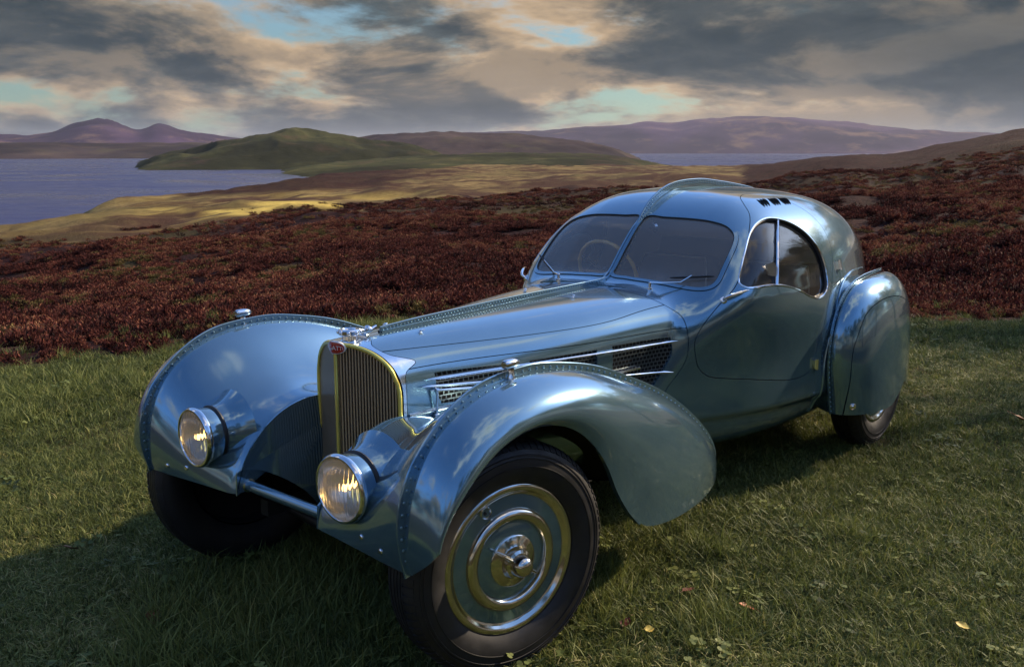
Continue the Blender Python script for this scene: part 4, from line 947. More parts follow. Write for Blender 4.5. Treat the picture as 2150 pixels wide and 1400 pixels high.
# ---- the riveted spine: bonnet hinge strip, screen pillar, roof fin, tail
SPINE = [(-.12,.951),(-.32,.962),(-.624,.972),(-.909,.979),(-1.229,.984),(-1.45,.989),(-1.53,1.012),(-1.588,1.065),(-1.7,1.187),(-1.769,1.268),(-1.856,1.338),(-1.98,1.387),(-2.111,1.408),(-2.297,1.413),(-2.444,1.402),(-2.65,1.381),(-2.9,1.345),(-3.2,1.265),(-3.5,1.135),(-3.8,.94),(-4.0,.775),(-4.1,.68)]
sp = crom([(x, 0, z) for x, z in SPINE], 10)
def spine_part(x0, x1, name, m, th, wfl):
    q = sp[(sp[:, 0] <= x0) & (sp[:, 0] >= x1)]; T = np.gradient(q, axis=0); T /= np.linalg.norm(T, axis=1, keepdims=True); up = np.stack([-T[:, 2], 0*T[:, 0], T[:, 0]], 1); up *= np.sign(up[:, 2:3])
    h = .034; Vv, F = blade(q-up*(h-.001), up, h*.94, th); o = MB().add(Vv, F)
    ob = o.build(name, m, car)
    rv = MB(); pts = resample(q-up*.009, .017)
    rivets(rv, pts+[0, th/2, 0], np.tile([0, 1., 0], (len(pts), 1)), .0038); rivets(rv, pts-[0, th/2, 0], np.tile([0, -1., 0], (len(pts), 1)), .0038)
    pts = resample(q-up*.019, .017)[:-1]+[-.0085, 0, 0]
    rivets(rv, pts+[0, th/2, 0], np.tile([0, 1., 0], (len(pts), 1)), .0034); rivets(rv, pts-[0, th/2, 0], np.tile([0, -1., 0], (len(pts), 1)), .0034)
    tag(rv.build('rivets', 'rivet', ob), kind='stuff')
    # flange strips at the foot
    for s in (1, -1):
        f = q*1.0; f = onto(np.stack([f[:, 0], np.full(len(f), s*wfl), f[:, 2]-.02], 1)); n0 = grad_n(f)
        g = onto(f+[0, -s*(wfl-.003), 0]); n1 = grad_n(g); k = len(f)
        o = MB().add(np.vstack([g+n1*.0065, f+n0*.0055, f+n0*.0]), [(i, i+1, k+i+1, k+i) for i in range(k-1)]+[(k+i, k+i+1, 2*k+i+1, 2*k+i) for i in range(k-1)])
        o.build('spine_flange', 'chrome' if m == 'chrome' else 'paint', ob)
    return ob
spine_part(-.13, -1.50, 'bonnet_spine', 'paint', .008, .011)
spine_part(-1.47, -1.80, 'screen_pillar', 'paint', .011, .013)
spine_part(-1.79, -4.05, 'roof_fin', 'paint', .008, .012)
# ---- front wings, lofted round the front wheel; control rows (y, radius) at angles
def wing(ctr, TH, rows, nth, ns, th_range):
    TH = np.radians(TH); rows = np.array(rows, float)          # (stations, points, 2)
    th = np.linspace(np.radians(th_range[0]), np.radians(th_range[1]), nth)
    Y = np.stack([spline(TH, rows[:, i, 0])(th) for i in range(rows.shape[1])], 1); Rr = np.stack([spline(TH, rows[:, i, 1])(th) for i in range(rows.shape[1])], 1)
    S = bspl(np.stack([Y, Rr], -1).transpose(1, 0, 2), ns).transpose(1, 0, 2)
    y, r = S[..., 0], S[..., 1]; G = np.stack([ctr[0]+r*np.cos(th)[:, None], y, ctr[1]+r*np.sin(th)[:, None]], -1)
    return G
FC = (0., .36)
TB = [5, 8.6, 20.2, 29.9, 41.8, 54.5, 68.3, 82, 94.1, 106, 119.2, 134.1, 150.1, 161.8, 170, 176, 180.3, 184.3, 190]
RB = [.395, .402, .4475, .481, .51, .5246, .540, .5505, .558, .5796, .6147, .689, .820, .984, 1.132, 1.253, 1.315, 1.318, 1.305]
rblade = spline(np.radians(TB), RB)
HB = .025
def fr_row(th, rl, a, edge):
    """rl lip radius, a inner fractions for 5 interior points, edge = [(y,frac)...] outside the crest, last = edge radius"""
    rc = float(rblade(np.radians(th)))-HB; out = [(.212, rl-.05), (.213, rl-.012), (.228, rl+.004)]
    for y, f in zip((.30, .39, .48, .56, .625), a): out.append((y, rl+(rc-rl)*f))
    out.append((.675, rc+.004))
    for y, r in edge: out.append((y, r if r > 0 else rc*(-r)))
    return out
FR = [(0, .343, (.18,.38,.6,.82,.95), [(.71,-1.0),(.75,-.99),(.775,-.98),(.785,-.965),(.783,-.95)]),
      (20, .346, (.15,.35,.58,.82,.97), [(.715,-1.0),(.755,-.99),(.785,-.98),(.797,-.965),(.79,-.945)]),
      (45, .330, (.08,.20,.46,.76,.95), [(.725,-.998),(.773,-.965),(.806,-.915),(.818,-.87),(.803,-.835)]),
      (70, .324, (.05,.13,.38,.70,.94), [(.73,-.998),(.783,-.95),(.815,-.885),(.824,-.825),(.806,-.795)]),
      (90, .332, (.04,.11,.35,.68,.93), [(.73,-.997),(.787,-.945),(.82,-.87),(.829,-.81),(.81,.412)]),
      (110, .335, (.05,.12,.34,.65,.92), [(.73,-.997),(.79,-.94),(.825,-.86),(.835,-.78),(.815,.410)]),
      (130, .365, (.06,.14,.34,.62,.90), [(.73,-.995),(.793,-.935),(.832,-.835),(.843,-.72),(.822,.402)]),
      (150, .45, (.06,.15,.34,.60,.88), [(.728,-.99),(.793,-.92),(.835,-.79),(.848,-.64),(.828,.398)]),
      (163, .60, (.06,.16,.36,.62,.88), [(.722,-.987),(.787,-.90),(.833,-.74),(.848,-.57),(.828,.408)]),
      (172, .72, (.08,.2,.4,.66,.9), [(.715,-.985),(.775,-.89),(.827,-.72),(.846,-.54),(.830,.435)]),
      (180, .80, (.1,.25,.45,.7,.92), [(.708,-.985),(.765,-.89),(.818,-.72),(.84,-.54),(.830,.485)]),
      (190, .80, (.1,.25,.45,.7,.92), [(.705,-.985),(.757,-.89),(.81,-.74),(.836,-.60),(.830,.60)])]
GF = wing(FC, [f[0] for f in FR], [fr_row(*f) for f in FR], 190, 96, (2, 190))
zl = lambda x: np.interp(x, [-1.4,-1.2,-1.0,-.80,-.70,-.645,-.60,-.57,-.545,-.525,-.50,-.3,.1,.22,.3,.5], [.27,.268,.268,.276,.283,.289,.297,.306,.318,.333,.10,.1,.1,.418,.420,.420])
def orient(P, c):
    t = P.T[::max(1, len(P.T)//200)]; fn = np.cross(P.V[t[:, 1]]-P.V[t[:, 0]], P.V[t[:, 2]]-P.V[t[:, 0]]); out = P.V[t[:, 0]]-np.array(c)
    if (fn*out).sum() < 0: P = Patch(P.V, P.N, P.T[:, ::-1])
    t = P.T[::max(1, len(P.T)//200)]; fn = np.cross(P.V[t[:, 1]]-P.V[t[:, 0]], P.V[t[:, 2]]-P.V[t[:, 0]])
    if (fn*P.N[t[:, 0]]).sum() < 0: P = Patch(P.V, -P.N, P.T)
    return P
FW = orient(Patch.grid(GF), (0, .5, .36)).clip(lambda V: zl(V[:, 0])+np.where(V[:, 0] > .2, .75*np.maximum(V[:, 1]-.69, 0)+5*np.maximum(V[:, 1]-.745, 0)**2, 0)-V[:, 2])
bp_th = np.radians(np.linspace(7.5, 184.8, 150)); br = rblade(bp_th)
BL = np.stack([br*np.cos(bp_th), np.full_like(br, .675), .36+br*np.sin(bp_th)], 1); BL = BL[(BL[:, 2] > .262)]
TBl = np.gradient(BL, axis=0); TBl /= np.linalg.norm(TBl, axis=1, keepdims=True); UBl = np.stack([TBl[:, 2], 0*br[:len(BL)], -TBl[:, 0]], 1); UBl *= np.sign((UBl*(BL-[-.3, .675, .2])).sum(1))[:, None]
def crest(BL, UP, h, th, parent, s, step, rr):
    S = np.array([1, s, 1.]); Vv, F = blade(BL-UP*h, UP, h*.94, th); o = MB().add(Vv, F)
    if s < 0: o = o.mirror()
    ob = o.build('wing_flange', 'paint', parent)
    pts = resample(BL-UP*h*.52, step); rv = MB()
    for sd in (1, -1): rivets(rv, pts+[0, sd*th/2, 0], np.tile([0, sd*1., 0], (len(pts), 1)), rr)
    if s < 0: rv = rv.mirror()
    tag(rv.build('rivets', 'rivet', ob), kind='stuff')
    return ob
wings = []
for s in (1, -1):
    P = FW if s > 0 else FW.mirror()
    w = mkp('front_wing', P.lip(.02), 'paint', car); wings.append(w)
    mkp('wing_underside', P.offset(-.007).flip(), 'void', w)
    crest(BL, UBl, HB+.004, .007, car, s, .0335, .0047)
    # splash wall between wing and radiator, with an arched cut-out
    a = np.radians(np.linspace(9, 97, 30)); lipc = np.stack([.335*np.cos(a)+.002, .36+.335*np.sin(a)], 1)
    arch = crom([(.328,.486),(.305,.497),(.26,.487),(.221,.472),(.145,.426),(.066,.361),(.016,.301),(-.02,.24)], 5)
    pl = np.vstack([lipc, [(-.055,.60),(-.06,.24)], arch[::-1]]); n = len(pl)
    yw = .214-.02*np.clip((.33-np.hypot(pl[:, 0], pl[:, 1]-.36))/.2, 0, 1)
    mb = MB().add(np.vstack([np.stack([pl[:, 0], yw, pl[:, 1]], 1), np.stack([pl[:, 0], yw+.006, pl[:, 1]], 1)]), [tuple(range(n))[::-1], tuple(range(n, 2*n))]+[(i, (i+1) % n, n+(i+1) % n, n+i) for i in range(n)])
    if s < 0: mb = mb.mirror()
    mb.build('splash_wall', 'paint', car, False)
    # screws under the headlamp
    for (y, z) in ((.47, .462), (.56, .452)):
        i = np.argmin(np.abs(FW.V[:, 1]-y)+np.abs(FW.V[:, 2]-z)+(FW.V[:, 0] < .2)); c = FW.V[i]; nn = FW.N[i]
        mb = MB().lathe([(.0085,-.002),(.0085,.002),(.006,.004),(0,.0042)], c, nn, 12)
        (mb if s > 0 else mb.mirror()).build('screw', 'chrome', w)
# ---- rear wings with spats
RC = (-2.98, .37)
TBr = [-20, -10.7, 8.3, 26.8, 43, 57, 69.9, 85.4, 105, 125, 145, 160, 172, 182, 195]
RBr = [.60, .600, .652, .727, .73, .672, .617, .583, .59, .64, .755, .90, 1.02, 1.07, 1.05]
rb2 = spline(np.radians(TBr), RBr)
def rr_row(th, o):
    rc = float(rb2(np.radians(th)))-.022; yc = .715
    k = 0.
    ye = .868+.5*k*0
    return [(.50+k, rc-.13), (.60+k*.9, rc-.085), (.67+k*.8, rc-.025), (.713+k*.7, rc), (.745+k*.62, rc-.002), (.79+k*.5, rc*.955), (.832+k*.35, rc*.86), (.858+k*.2, rc*.74), (.872+k*.1, rc*.58), (.879+k*.04, rc*.40), (.881, rc*.22), (.881, rc*.08), (.881, 0.0)]
THr = [-22, 0, 25, 45, 65, 90, 115, 140, 160, 175, 190, 202]
GR = wing(RC, THr, [rr_row(t_, 0) for t_ in THr], 200, 110, (-22, 202))
rtaper = spline([-4.3,-4.0,-3.7,-3.4,-3.2,-3.05,-2.9,-2.75,-2.5,-2.2], [.57,.43,.285,.152,.075,.032,.010,.001,0,0])
GR[..., 1] -= rtaper(GR[..., 0])
zbr = lambda x: np.interp(x, [-4.2,-3.8,-3.5,-3.3,-3.15,-3.0,-2.85,-2.7,-2.4,-2.2], [.47,.45,.42,.375,.335,.305,.288,.282,.288,.295])
RW = orient(Patch.grid(GR), (-2.98, .5, .37)).clip(lambda V: zbr(V[:, 0])-V[:, 2])
SPAT = crom([(-2.43,.20),(-2.412,.32),(-2.398,.44),(-2.388,.568),(-2.407,.66),(-2.487,.775),(-2.62,.828),(-2.80,.835),(-2.98,.80),(-3.14,.72),(-3.26,.60),(-3.32,.46),(-3.34,.20)], 8)
spat_sd = lambda V: np.where(V[:, 1] > .70, poly_sd(V[:, [0, 2]], SPAT), .5)
spat_sd2 = lambda V: np.where(V[:, 1] > .62, poly_sd(V[:, [0, 2]], SPAT), .5)
b_th = np.radians(np.linspace(-13, 92, 100)); b_r = rb2(b_th); kk = -rtaper(RC[0]+b_r*np.cos(b_th))
BR = np.stack([RC[0]+b_r*np.cos(b_th), .713+kk, RC[1]+b_r*np.sin(b_th)], 1); BR = BR[BR[:, 2] > .28]
TBl2 = np.gradient(BR, axis=0); TBl2 /= np.linalg.norm(TBl2, axis=1, keepdims=True); UB2 = np.stack([TBl2[:, 2], 0*BR[:, 0], -TBl2[:, 0]], 1); UB2 *= np.sign((UB2*(BR-[-2.98, .7, .2])).sum(1))[:, None]; UB2 /= np.linalg.norm(UB2, axis=1, keepdims=True)
for s in (1, -1):
    q = (lambda o: o) if s > 0 else (lambda o: o.mirror())
    w = mkp('rear_wing', q(RW.clip(lambda V: .0018-spat_sd2(V)).lip(.02)), 'paint', car)
    mkp('wing_underside', q(RW.clip(lambda V: .0-spat_sd2(V)).offset(-.01).flip()), 'void', w)
    spt = mkp('wheel_spat', q(RW.clip(lambda V: spat_sd2(V)+.0018).lip(.02)), 'paint', car)
    mkp('spat_lining', q(RW.clip(lambda V: spat_sd2(V)).offset(-.012).flip()), 'void', spt)
    crest(BR, UB2, .019, .007, car, s, .026, .0034)
    i = np.argmin(np.linalg.norm(RW.V-np.array([-2.435, .80, .335]), axis=1)); c = RW.V[i]; nn = RW.N[i]
    q(MB().lathe([(.017,-.002),(.017,.003),(.014,.005),(.009,.003),(.006,.006),(0,.007)], c, nn, 16)).build('spat_lock', 'chrome', spt)
    # beading where the wing meets the body
    P = [(-2.325,.667,.27),(-2.32,.664,.459),(-2.335,.666,.60),(-2.362,.668,.70),(-2.42,.675,.83),(-2.50,.675,.91),(-2.62,.665,.945),(-2.78,.64,.955),(-2.98,.59,.94)]
    b = onto(crom(P, 8)); q(MB().tube(b+grad_n(b)*.002, .006, 8)).build('wing_beading', 'paint', w)
# ---------------------------------------------------------------- wheels
def torus_prof(r0, a, o, k=10, rx=None):
    return [(r0+a*math.cos(t), o+(rx or a)*math.sin(t)) for t in np.linspace(math.pi, 0, k)]
wheels = []
def make_wheel():
    ax = (0, 1, 0); O = (0, 0, 0)
    w = MB().lathe([(.216,-.012),(.205,-.010),(.165,-.006),(.158,-.004),(.118,-.002),(.112,.000),(.075,.006),(0,.008)][::-1], O, ax, 96).build('wheel', 'paint', car)
    prof = [(.226,-.030),(.2265,-.016),(.226,-.012),(.227,-.012),(.232,-.006),(.2345,.002),(.244,.008),(.262,.0165),(.285,.0215),(.289,.0215),(.2895,.0235),(.292,.0235),(.2925,.0215),(.308,.0205),(.312,.0195),(.313,.0215),(.316,.0212),(.317,.0185),
            (.322,.0165),(.323,.0185),(.326,.0178),(.327,.0145),(.334,.011),(.341,.006),(.348,-.001),(.353,-.008),(.3555,-.016),(.3575,-.026)]
    g = []
    for y0 in (-.034, -.052, -.070, -.088): g += [(.359,y0+.009),(.3595,y0+.0025),(.3525,y0+.0018),(.3525,y0-.0018),(.3595,y0-.0025)]
    prof += g+[(.359,-.100),(.3555,-.108),(.348,-.122),(.33,-.134),(.30,-.140),(.25,-.125),(.226,-.105)]
    ty = MB().lathe(prof[::-1], O, ax, 144).build('tyre', 'rubber', w)
    tr = MB(); K = 84
    for k in range(K):
        a = 2*math.pi*k/K; e = np.array([math.cos(a), 0, math.sin(a)]); t = np.array([-math.sin(a), 0, math.cos(a)])
        for sgn in (0, 1):
            c1 = e*.3565+np.array([0, -.0145, 0]); 
            P = [e*.3425+[0, .0085, 0], e*.352+[0, -.002, 0], e*.3585+[0, -.014, 0], e*.3605+[0, -.026, 0]]
            if sgn: P = [p*[1, 1, 1]*np.array([1, -1, 1])-[0, .119, 0] for p in P]
            V = []; h = .0084
            for p in P:
                n = p*[1, 0, 1]; n = n/np.linalg.norm(n); V += [p-t*h, p+t*h]
            Vi = [v-(v*[1, 0, 1])/np.linalg.norm(v*[1, 0, 1])*.012-np.array([0, .006*(1 if not sgn else -1), 0]) for v in V]
            VV = V+Vi; F = [(0,1,3,2),(2,3,5,4),(4,5,7,6),(0,2,10,8),(2,4,12,10),(4,6,14,12),(1,9,11,3),(3,11,13,5),(5,13,15,7),(0,8,9,1),(6,7,15,14)]
            tr.add(VV, F)
    tag(tr.build('tread_lugs', 'rubber', w, False), kind='stuff')
    MB().lathe([(.200,-.009),(.208,-.006),(.213,.001),(.221,.004),(.229,.003),(.234,-.001),(.2355,-.008),(.234,-.014)][::-1], O, ax, 96).build('rim_ring', 'wheel_chrome', w)
    MB().lathe([(.121,-.002),(.123,.004),(.127,.009),(.133,.0125),(.141,.0135),(.149,.0115),(.155,.006),(.159,.0),(.160,-.006)][::-1], O, ax, 96).build('beauty_ring', 'wheel_chrome', w)
    hub = MB().lathe([(.080,.0),(.080,.009),(.076,.0125),(.060,.016),(.050,.022),(.046,.034),(.044,.040),(.036,.045),(.034,.052),(.030,.066),(.024,.076),(.016,.081),(.008,.083),(0,.0835)][::-1], O, ax, 48)
    for a0 in (.6, .6+math.pi):         # the two ears of the knock-off nut
        e = np.array([math.cos(a0), 0, math.sin(a0)]); t = np.array([-math.sin(a0), 0, math.cos(a0)])
        P = np.array([e*.040+[0, .036, 0], e*.062+[0, .034, 0], e*.082+[0, .027, 0], e*.092+[0, .022, 0]]); hub.tube(P, [.020, .015, .011, .006], 10, True, False, .5)
    hub.build('hub_nut', 'wheel_chrome', w)
    MB().lathe([(.222,-.10),(.222,-.03),(.19,-.022),(.17,-.02),(0,-.02)], O, ax, 48).build('brake_drum', 'void', w)
    a = math.radians(62); c = (.187*math.cos(a), -.009, .187*math.sin(a))
    v = MB().lathe([(.0175,-.002),(.0195,.004),(.0175,.008),(.0150,.005),(.0135,-.001),(0,-.002)][::-1], c, ax, 20).build('valve_ring', 'chrome', w)
    MB().tube([np.array(c)+[0, -.001, 0], np.array(c)+[.002, .004, -.003]], .005, 8).build('valve', 'black_trim', w)
    return w
w0 = make_wheel()
ST = -13.2
spots = [((.016, .73, .354), R(ST)), ((.02, -.69, .354), R(180-9)), ((-2.98, .728, .358), 0), ((-2.98, -.728, .358), R(180))]
for i, (p, a) in enumerate(spots):
    w = w0 if i == 0 else tree_copy(w0, car)
    w.location = p; w.rotation_euler = (0, 0, a)
    if i >= 2: w.rotation_euler[1] = 0
# ---------------------------------------------------------------- headlamps
for s in (1, -1):
    c = np.array([.352, .385*s, .592]); ax = np.array([1, .03*s, -.01]); ax /= np.linalg.norm(ax)
    h = MB().lathe([(.050,-.16),(.068,-.12),(.080,-.085),(.089,-.055),(.095,-.025),(.097,.0),(.096,.012)][::-1], c, ax, 48).build('headlamp', 'paint', car)
    MB().lathe([(.090,.008),(.098,.006),(.1035,.010),(.1055,.017),(.104,.025),(.099,.030),(.094,.0305),(.0915,.027),(.091,.02)][::-1], c, ax, 64).build('lamp_rim', 'chrome', h)
    MB().lathe([(.0,-.055),(.012,-.054),(.035,-.046),(.060,-.029),(.078,-.010),(.089,.008),(.092,.016)], c, ax, 48).build('reflector', 'reflector', h)
    MB().lathe([(0,.004),(.006,.003),(.0095,-.003),(.010,-.012),(.007,-.022),(.006,-.05)][::-1], c, ax, 14).build('bulb', 'bulb', h)
    # fluted glass
    nr, na = 26, 72; ang = np.arange(na)/na*2*math.pi; V = []; F = []
    u = np.cross([0, 0, 1.], ax); u /= np.linalg.norm(u); v = np.cross(ax, u)
    n_ = 56; gy = np.linspace(-1, 1, n_); Y, Z = np.meshgrid(gy, gy, indexing='ij')
    # map the square grid onto the disc
    X_ = Y*np.sqrt(1-Z*Z/2); Z_ = Z*np.sqrt(1-Y*Y/2); rr2 = X_**2+Z_**2
    dep = .026+.012*(1-rr2)+.0011*np.cos(X_*.0925*2*math.pi/.0085)*np.clip((1-rr2)*6, 0, 1)
    Pq = c+ax*dep[..., None]+u*(X_*.0925)[..., None]+v*(Z_*.0925)[..., None]; idx = np.arange(n_*n_).reshape(n_, n_)
    q = np.stack([idx[:-1, :-1], idx[1:, :-1], idx[1:, 1:], idx[:-1, 1:]], -1).reshape(-1, 4)
    mk('lens', Pq.reshape(-1, 3), q, 'rib_glass', h)
    MB().lathe([(.088,-.052),(.097,-.051),(.099,-.045),(.094,-.039),(.088,-.038)][::-1], c, ax, 48).build('gasket', 'black_trim', h)
    MB().lathe([(.092,-.046),(.0955,-.054),(.099,-.068),(.106,-.088),(.118,-.110),(.138,-.135)][::-1], c, ax, 48).build('lamp_fairing', 'paint', h)
    MB().tube([c-[0, 0, .100], c-[0, 0, .110]], [.006, .004], 8).build('rim_screw', 'black_trim', h)
# ---------------------------------------------------------------- small brightwork
for s in (1, -1):
    q = (lambda o: o) if s > 0 else (lambda o: o.mirror())
    # marker lamp on top of the wing
    mb = MB().lathe([(.014,-.01),(.0135,.004),(.0105,.008),(.0095,.030)], (-.036, .684, .893), (0, 0, 1), 20)
    mb.tube([(-.004,.684,.938),(-.008,.684,.938),(-.016,.684,.938),(-.04,.684,.938),(-.062,.684,.937),(-.074,.684,.936)], [.010,.0135,.0148,.0148,.0125,.003], 16)
    ml = q(mb).build('marker_lamp', 'chrome', car)
    q(MB().ball((-.003, .684, .938), (.004, .0115, .0115), 14, 8)).build('marker_lens', 'lens_glass', ml)
    # three spears along the bonnet side
    for (a, b) in (((-.131,.796), (-1.36,.774)), ((-.104,.777), (-.93,.715)), ((-.142,.761), (-1.335,.648))):
        t = np.linspace(0, 1, 40); P = np.stack([a[0]+(b[0]-a[0])*t, .21+.185*(-.1-(a[0]+(b[0]-a[0])*t)), a[1]+(b[1]-a[1])*t], 1); P = onto(P); P = P+grad_n(P)*.012
        rad = np.full(40, .0050); rad[0] = .0012; rad[1] = .0035; rad[-1] = .0008; rad[-2] = .004; rad[-3] = .0062; rad[-4] = .0045
        o = q(MB().tube(P, rad, 10)).build('spear', 'chrome', car)
        for k in (6, 22, 34): q(MB().tube([P[k]-grad_n(P[k][None])[0]*.014, P[k]], .0035, 8)).build('spear_stud', 'chrome', o)
    # bonnet catch lever
    P = onto([(-.158,.222,.762),(-.160,.223,.742),(-.163,.224,.70),(-.165,.224,.672)]); N = grad_n(P)
    mb = MB().tube([P[0], P[0]+N[0]*.026, P[0]+N[0]*.028+[0, 0, .004]], [.007,.008,.007], 10).tube([P[0]+N[0]*.022, P[1]+N[1]*.022, P[2]+N[2]*.014, P[3]+N[3]*.010], [.0075,.0055,.005,.006], 10).ball(P[3]+N[3]*.01, .011, 10, 6)
    q(mb).build('bonnet_catch', 'chrome', car)
    # beading at the foot of the bonnet side
    P = onto([(x, .21+.185*(-.1-x), .690) for x in np.linspace(-.055, -1.15, 30)]); q(MB().tube(P+grad_n(P)*.003, .0065, 8)).build('bonnet_beading', 'polished_alloy', car)
    # bonnet catches on top
    for (x, y) in ((-.234, .098), (-1.067, .128)):
        c = onto([(x, y, .95)])[0]; nn = grad_n(c[None])[0]
        mb = MB().lathe([(.008,-.002),(.008,.003),(.004,.006),(.0035,.010),(0,.011)][::-1], c, nn, 12).ball(c+nn*.009+[-.008, 0, 0], (.012,.0035,.003), 8, 5)
        q(mb).build('bonnet_button', 'chrome', car)
# wipers (both blades swept the same way, as parked in the photograph)
def wiper(pv, tip, b0, b1):
    pv, tip, b0, b1 = (onto([p])[0] for p in (pv, tip, b0, b1)); N = grad_n(np.array([pv, tip, b0, b1]))
    o = MB().lathe([(.011,-.004),(.011,.004),(.007,.006),(.0065,.026),(.004,.029),(0,.030)], pv, [0, 0, 1], 14).build('wiper', 'chrome', car)
    mid = (b0+b1)/2+N[2]*.018
    MB().tube([pv+[0, 0, .026], pv*.6+tip*.4+N[1]*.026, tip+N[1]*.02, mid], [.0045,.004,.003,.003], 8).build('wiper_arm', 'chrome', o)
    t = np.linspace(0, 1, 9)[:, None]; P = b0+(b1-b0)*t; P = onto(P)+grad_n(onto(P))*.010; MB().tube(P, [.002]+[.0045]*7+[.002], 6).build('wiper_blade', 'black_trim', o)
wiper((-1.459,.251,.968), (-1.535,.36,.978), (-1.545,.30,1.0), (-1.612,.478,1.015))
wiper((-1.44,-.235,.965), (-1.52,-.33,.985), (-1.54,-.36,.99), (-1.655,-.505,1.03))
# cross tube between the wings, front axle and springs behind it
ct = MB().tube([(.285,-.30,.438), (.285,.30,.438)], .0185, 20).build('cross_tube', 'paint', car)
for s in (1, -1): MB().lathe([(.019,-.006),(.024,-.004),(.024,.004),(.019,.006)], (.285, s*.215, .438), (0, 1, 0), 20).build('collar', 'polished_alloy', ct)
mb = MB().tube([(0,-.62,.30),(0,-.4,.24),(0,-.2,.22),(0,.2,.22),(0,.4,.24),(0,.62,.30)], .026, 12); mb.build('front_axle', 'black_trim', car)
for s in (1, -1): MB().box((-.35, s*.33, .29), (.5, .022, .03)).build('chassis_rail', 'black_trim', car, False)
MB().box((-1.4, 0, .285), (1.0, .34, .03)).build('undertray', 'void', car, False)
MB().tube([(-2.98,-.6,.358),(-2.98,.6,.358)], .04, 10).build('rear_axle', 'black_trim', car)
# ---------------------------------------------------------------- cabin
dash = MB(); yy = np.linspace(-.50, .50, 15); prof = [(-1.56,.955),(-1.62,.952),(-1.655,.93),(-1.66,.86),(-1.65,.74),(-1.56,.62)]
Vd = np.vstack([[(x-.06*(abs(y)/.5)**2, y, z-.02*(abs(y)/.5)**2) for x, z in prof] for y in yy]); k = len(prof)
dash.add(Vd, [(i*k+j, i*k+j+1, (i+1)*k+j+1, (i+1)*k+j) for i in range(14) for j in range(k-1)]); dash = dash.build('dashboard', 'leather', car)
MB().tube([(-1.665-.05*(abs(y)/.5)**2, y, .905-.02*(abs(y)/.5)**2) for y in yy], .004, 6).build('dash_trim', 'chrome', dash)
for y, r in ((-.14,.05),(0,.04),(.14,.05)): MB().lathe([(r+.006,-.002),(r+.006,.006),(r,.008),(r-.004,.004),(0,.004)], (-1.662, y, .86), (-1, 0, .05), 24).build('gauge', 'chrome', dash)
# steering wheel
c = np.array([-1.95, -.315, .945]); nrm = np.array([-.93, 0, .37]); nrm /= np.linalg.norm(nrm); u = np.array([0, 1., 0]); v = np.cross(nrm, u); v = v if v[2] > 0 else -v
a = np.arange(72)/72*2*math.pi; Rw = .172
ring = c+Rw*(np.cos(a)[:, None]*u+np.sin(a)[:, None]*v); mb = MB().tube(ring, .0098+.0012*np.cos(a*18), 10, False, True); sw = mb.build('steering_wheel', 'wood', car)
for a0 in (.55, math.pi-.55, math.pi+.55, -.55):
    d = math.cos(a0)*u+math.sin(a0)*v; t = np.cross(nrm, d); o = MB()
    for off in (-.008, .008): o.tube([c+d*.02+t*off*.8-nrm*.02, c+d*(Rw-.008)+t*off], .0028, 6)
    o.build('spoke', 'chrome', sw)
MB().lathe([(.030,-.03),(.030,.0),(.022,.008),(0,.010)], c, nrm, 20).build('boss', 'black_trim', sw)
MB().tube([c-nrm*.02, c-nrm*.45], .02, 10).build('column', 'black_trim', sw)
# seats: cushion, back with piped edge
for s in (1, -1):
    yc = .29*s
    def pad(x0, x1, z0, z1, lean, th, name, parent=None):
        P = []; nn = 11
        for i in range(nn):
            for j in range(nn):
                a, b = i/(nn-1)*2-1, j/(nn-1)*2-1; e = max(abs(a)**6, abs(b)**6); bul = th*(1-e*.85)
                P.append((a, b, bul))
        return P
    nn = 13; g = np.linspace(-1, 1, nn); A, Bq = np.meshgrid(g, g, indexing='ij'); e = np.maximum(np.abs(A)**8, np.abs(Bq)**8); bul = 1-.8*e; tuft = .012*np.cos(A*math.pi*3)
    rnd = 1-.13*np.clip(Bq, 0, 1)**4
    back = np.stack([-2.50+.14*(-Bq)*.5+.10*(bul)+tuft*bul, yc+.225*A*rnd, .66+.32*Bq], -1); rear = back.copy(); rear[..., 0] = -2.62+.07*(-Bq)
    idx = np.arange(nn*nn).reshape(nn, nn); q = np.stack([idx[:-1, :-1], idx[1:, :-1], idx[1:, 1:], idx[:-1, 1:]], -1).reshape(-1, 4); edge = list(idx[0, :])+list(idx[1:, -1])+list(idx[-1, ::-1][1:])+list(idx[::-1, 0][1:-1])
    F = [tuple(f) for f in q]+[tuple(f+nn*nn) for f in q]; E = edge+[edge[0]]
    F += [(E[i], E[i+1], E[i+1]+nn*nn, E[i]+nn*nn) for i in range(len(edge))]
    st = mk('seat_back', np.vstack([back.reshape(-1, 3), rear.reshape(-1, 3)]), F, 'leather', car)
    MB().tube(back.reshape(-1, 3)[edge]+[.004, 0, 0], .0045, 6, False, True).build('piping', 'piping', st)
    cush = np.stack([-2.22+.26*A, yc+.225*Bq, .38+.11*bul], -1); low = cush.copy(); low[..., 2] = .30
    mk('seat_cushion', np.vstack([cush.reshape(-1, 3), low.reshape(-1, 3)]), F, 'leather', car)
# rear bulkhead with two bright trim lines
yy = np.linspace(-.56, .56, 15); Vb = np.vstack([[(-2.76-.10*(y/.5)**2*.3, y*sc_, z) for z, sc_ in ((.35,1),(.6,1),(.93,1.0),(1.06,.93))] for y in yy]); k = 4
bk = MB().add(Vb, [(i*k+j, i*k+j+1, (i+1)*k+j+1, (i+1)*k+j) for i in range(14) for j in range(k-1)]).build('bulkhead', 'lining', car)
for z, w_ in ((1.062, .93), (.93, 1.0)): MB().tube([(-2.752-.10*(y/.5)**2*.3, y*w_, z) for y in yy], .005, 6).build('trim_strip', 'piping', bk)
MB().box((-2.15, 0, .28), (.55, .46, .02)).build('cabin_floor', 'lining', car, False)
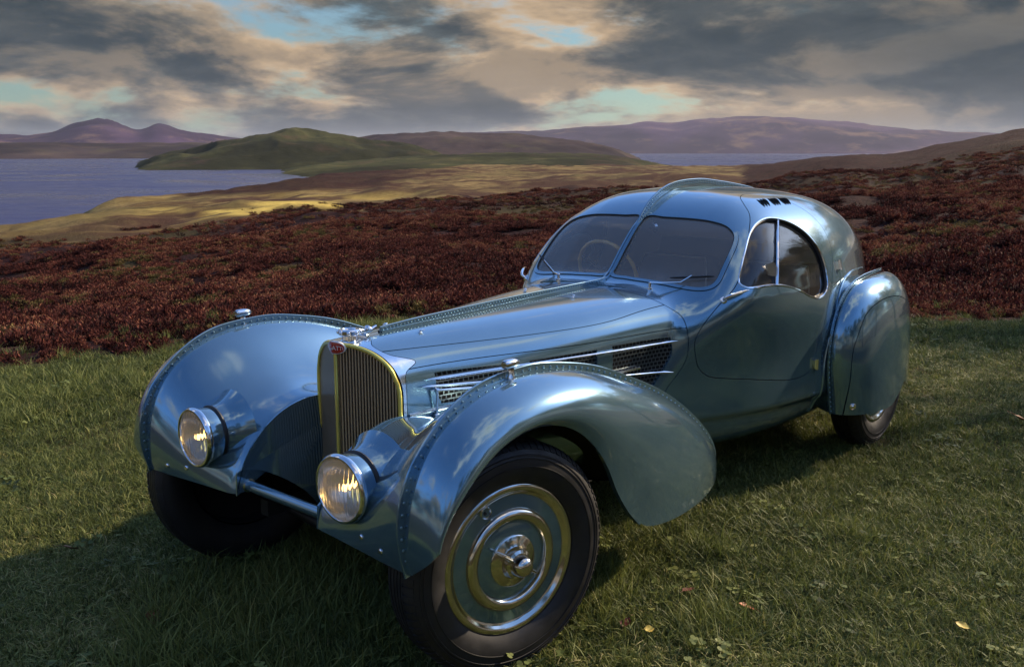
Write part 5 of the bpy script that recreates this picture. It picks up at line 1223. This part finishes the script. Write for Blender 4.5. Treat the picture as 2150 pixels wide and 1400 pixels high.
# driving mirror
mb = MB().tube([(-1.80,.03,1.265), (-1.815,.035,1.21)], .004, 8).lathe([(0,-.01),(.02,-.009),(.028,.0),(.026,.004),(0,.005)], (-1.818, .035, 1.195), (-1, .2, 0), 20); mb.build('driving_mirror', 'chrome', car)
# ---------------------------------------------------------------- fallen leaves on the lawn
def leaf_material(name, c1, c2):
    m, n, l, b = mat(name, rough=.6); l.new(ramp(n, l, nz(n, l, 60, 4), [(.35, c1), (.65, c2)]), b.inputs['Base Color'])
leaf_material('leaf_orange', (.42, .12, .02), (.30, .07, .012)); leaf_material('leaf_red', (.14, .02, .012), (.09, .015, .01)); leaf_material('leaf_yellow', (.55, .42, .06), (.45, .30, .04)); leaf_material('leaf_brown', (.26, .13, .05), (.15, .07, .03))
def on_lawn(u, v):
    d = pix_dir(u, v); t = -CAM[2]/d[2]; return CAM+d*t
LEAVES = [(398, 1152, 'leaf_brown', .075, 'curled tan leaf on the dark grass below the far headlamp'), (325, 1322, 'leaf_red', .08, 'dark red leaf lying low in the grass at the bottom left'),
          (1566, 1298, 'leaf_orange', .060, 'bright orange leaf on the grass right of the front wheel'), (1313, 1332, 'leaf_red', .050, 'small red leaf close to the front tyre at the bottom'),
          (1362, 1345, 'leaf_yellow', .035, 'smallest yellow leaf, beside the front tyre at the bottom'), (2018, 1338, 'leaf_yellow', .045, 'yellow leaf at the bottom right of the lawn'),
          (2140, 893, 'leaf_orange', .085, 'orange leaf on the lawn at the right edge of the picture'), (1445, 1262, 'leaf_red', .055, 'dark red leaf halfway between front tyre and orange leaf'), (150, 1172, 'leaf_brown', .07, 'brown leaf on the shaded grass far left')]
for i, (u, v, m_, sz, lab) in enumerate(LEAVES):
    p = on_lawn(u, v); r = np.random.default_rng(40+i); V = []; F = []; T = np.linspace(0, 1, 9)
    for t in T:
        w = .36*math.sin(math.pi*min(1, t*1.02))**.75*(1+.12*math.sin(t*22))+.004; bend = .28*(t-.5)**2
        for s in (-1, -.5, 0, .5, 1): V.append(((t-.5)*sz, s*w*sz, (bend+.30*abs(s)**1.5*w+.02*math.sin(9*t+4*s))*sz))
    for a_ in range(8):
        for b_ in range(4): F.append((a_*5+b_, (a_+1)*5+b_, (a_+1)*5+b_+1, a_*5+b_+1))
    mb = MB().add(np.array(V), F); mb.tube([(-.5*sz, 0, .07*sz), (-.72*sz, .02*sz, .05*sz), (-.9*sz, .07*sz, .02*sz)], [.012*sz]*3, 5)
    o = mb.build('fallen_leaf', m_, None, True, None); o.location = (p[0], p[1], .042); o.rotation_euler = (r.normal(0, .35), r.normal(0, .35), r.uniform(0, 6.28)); tag(o, lab, 'leaf', 'fallen leaves on the lawn')
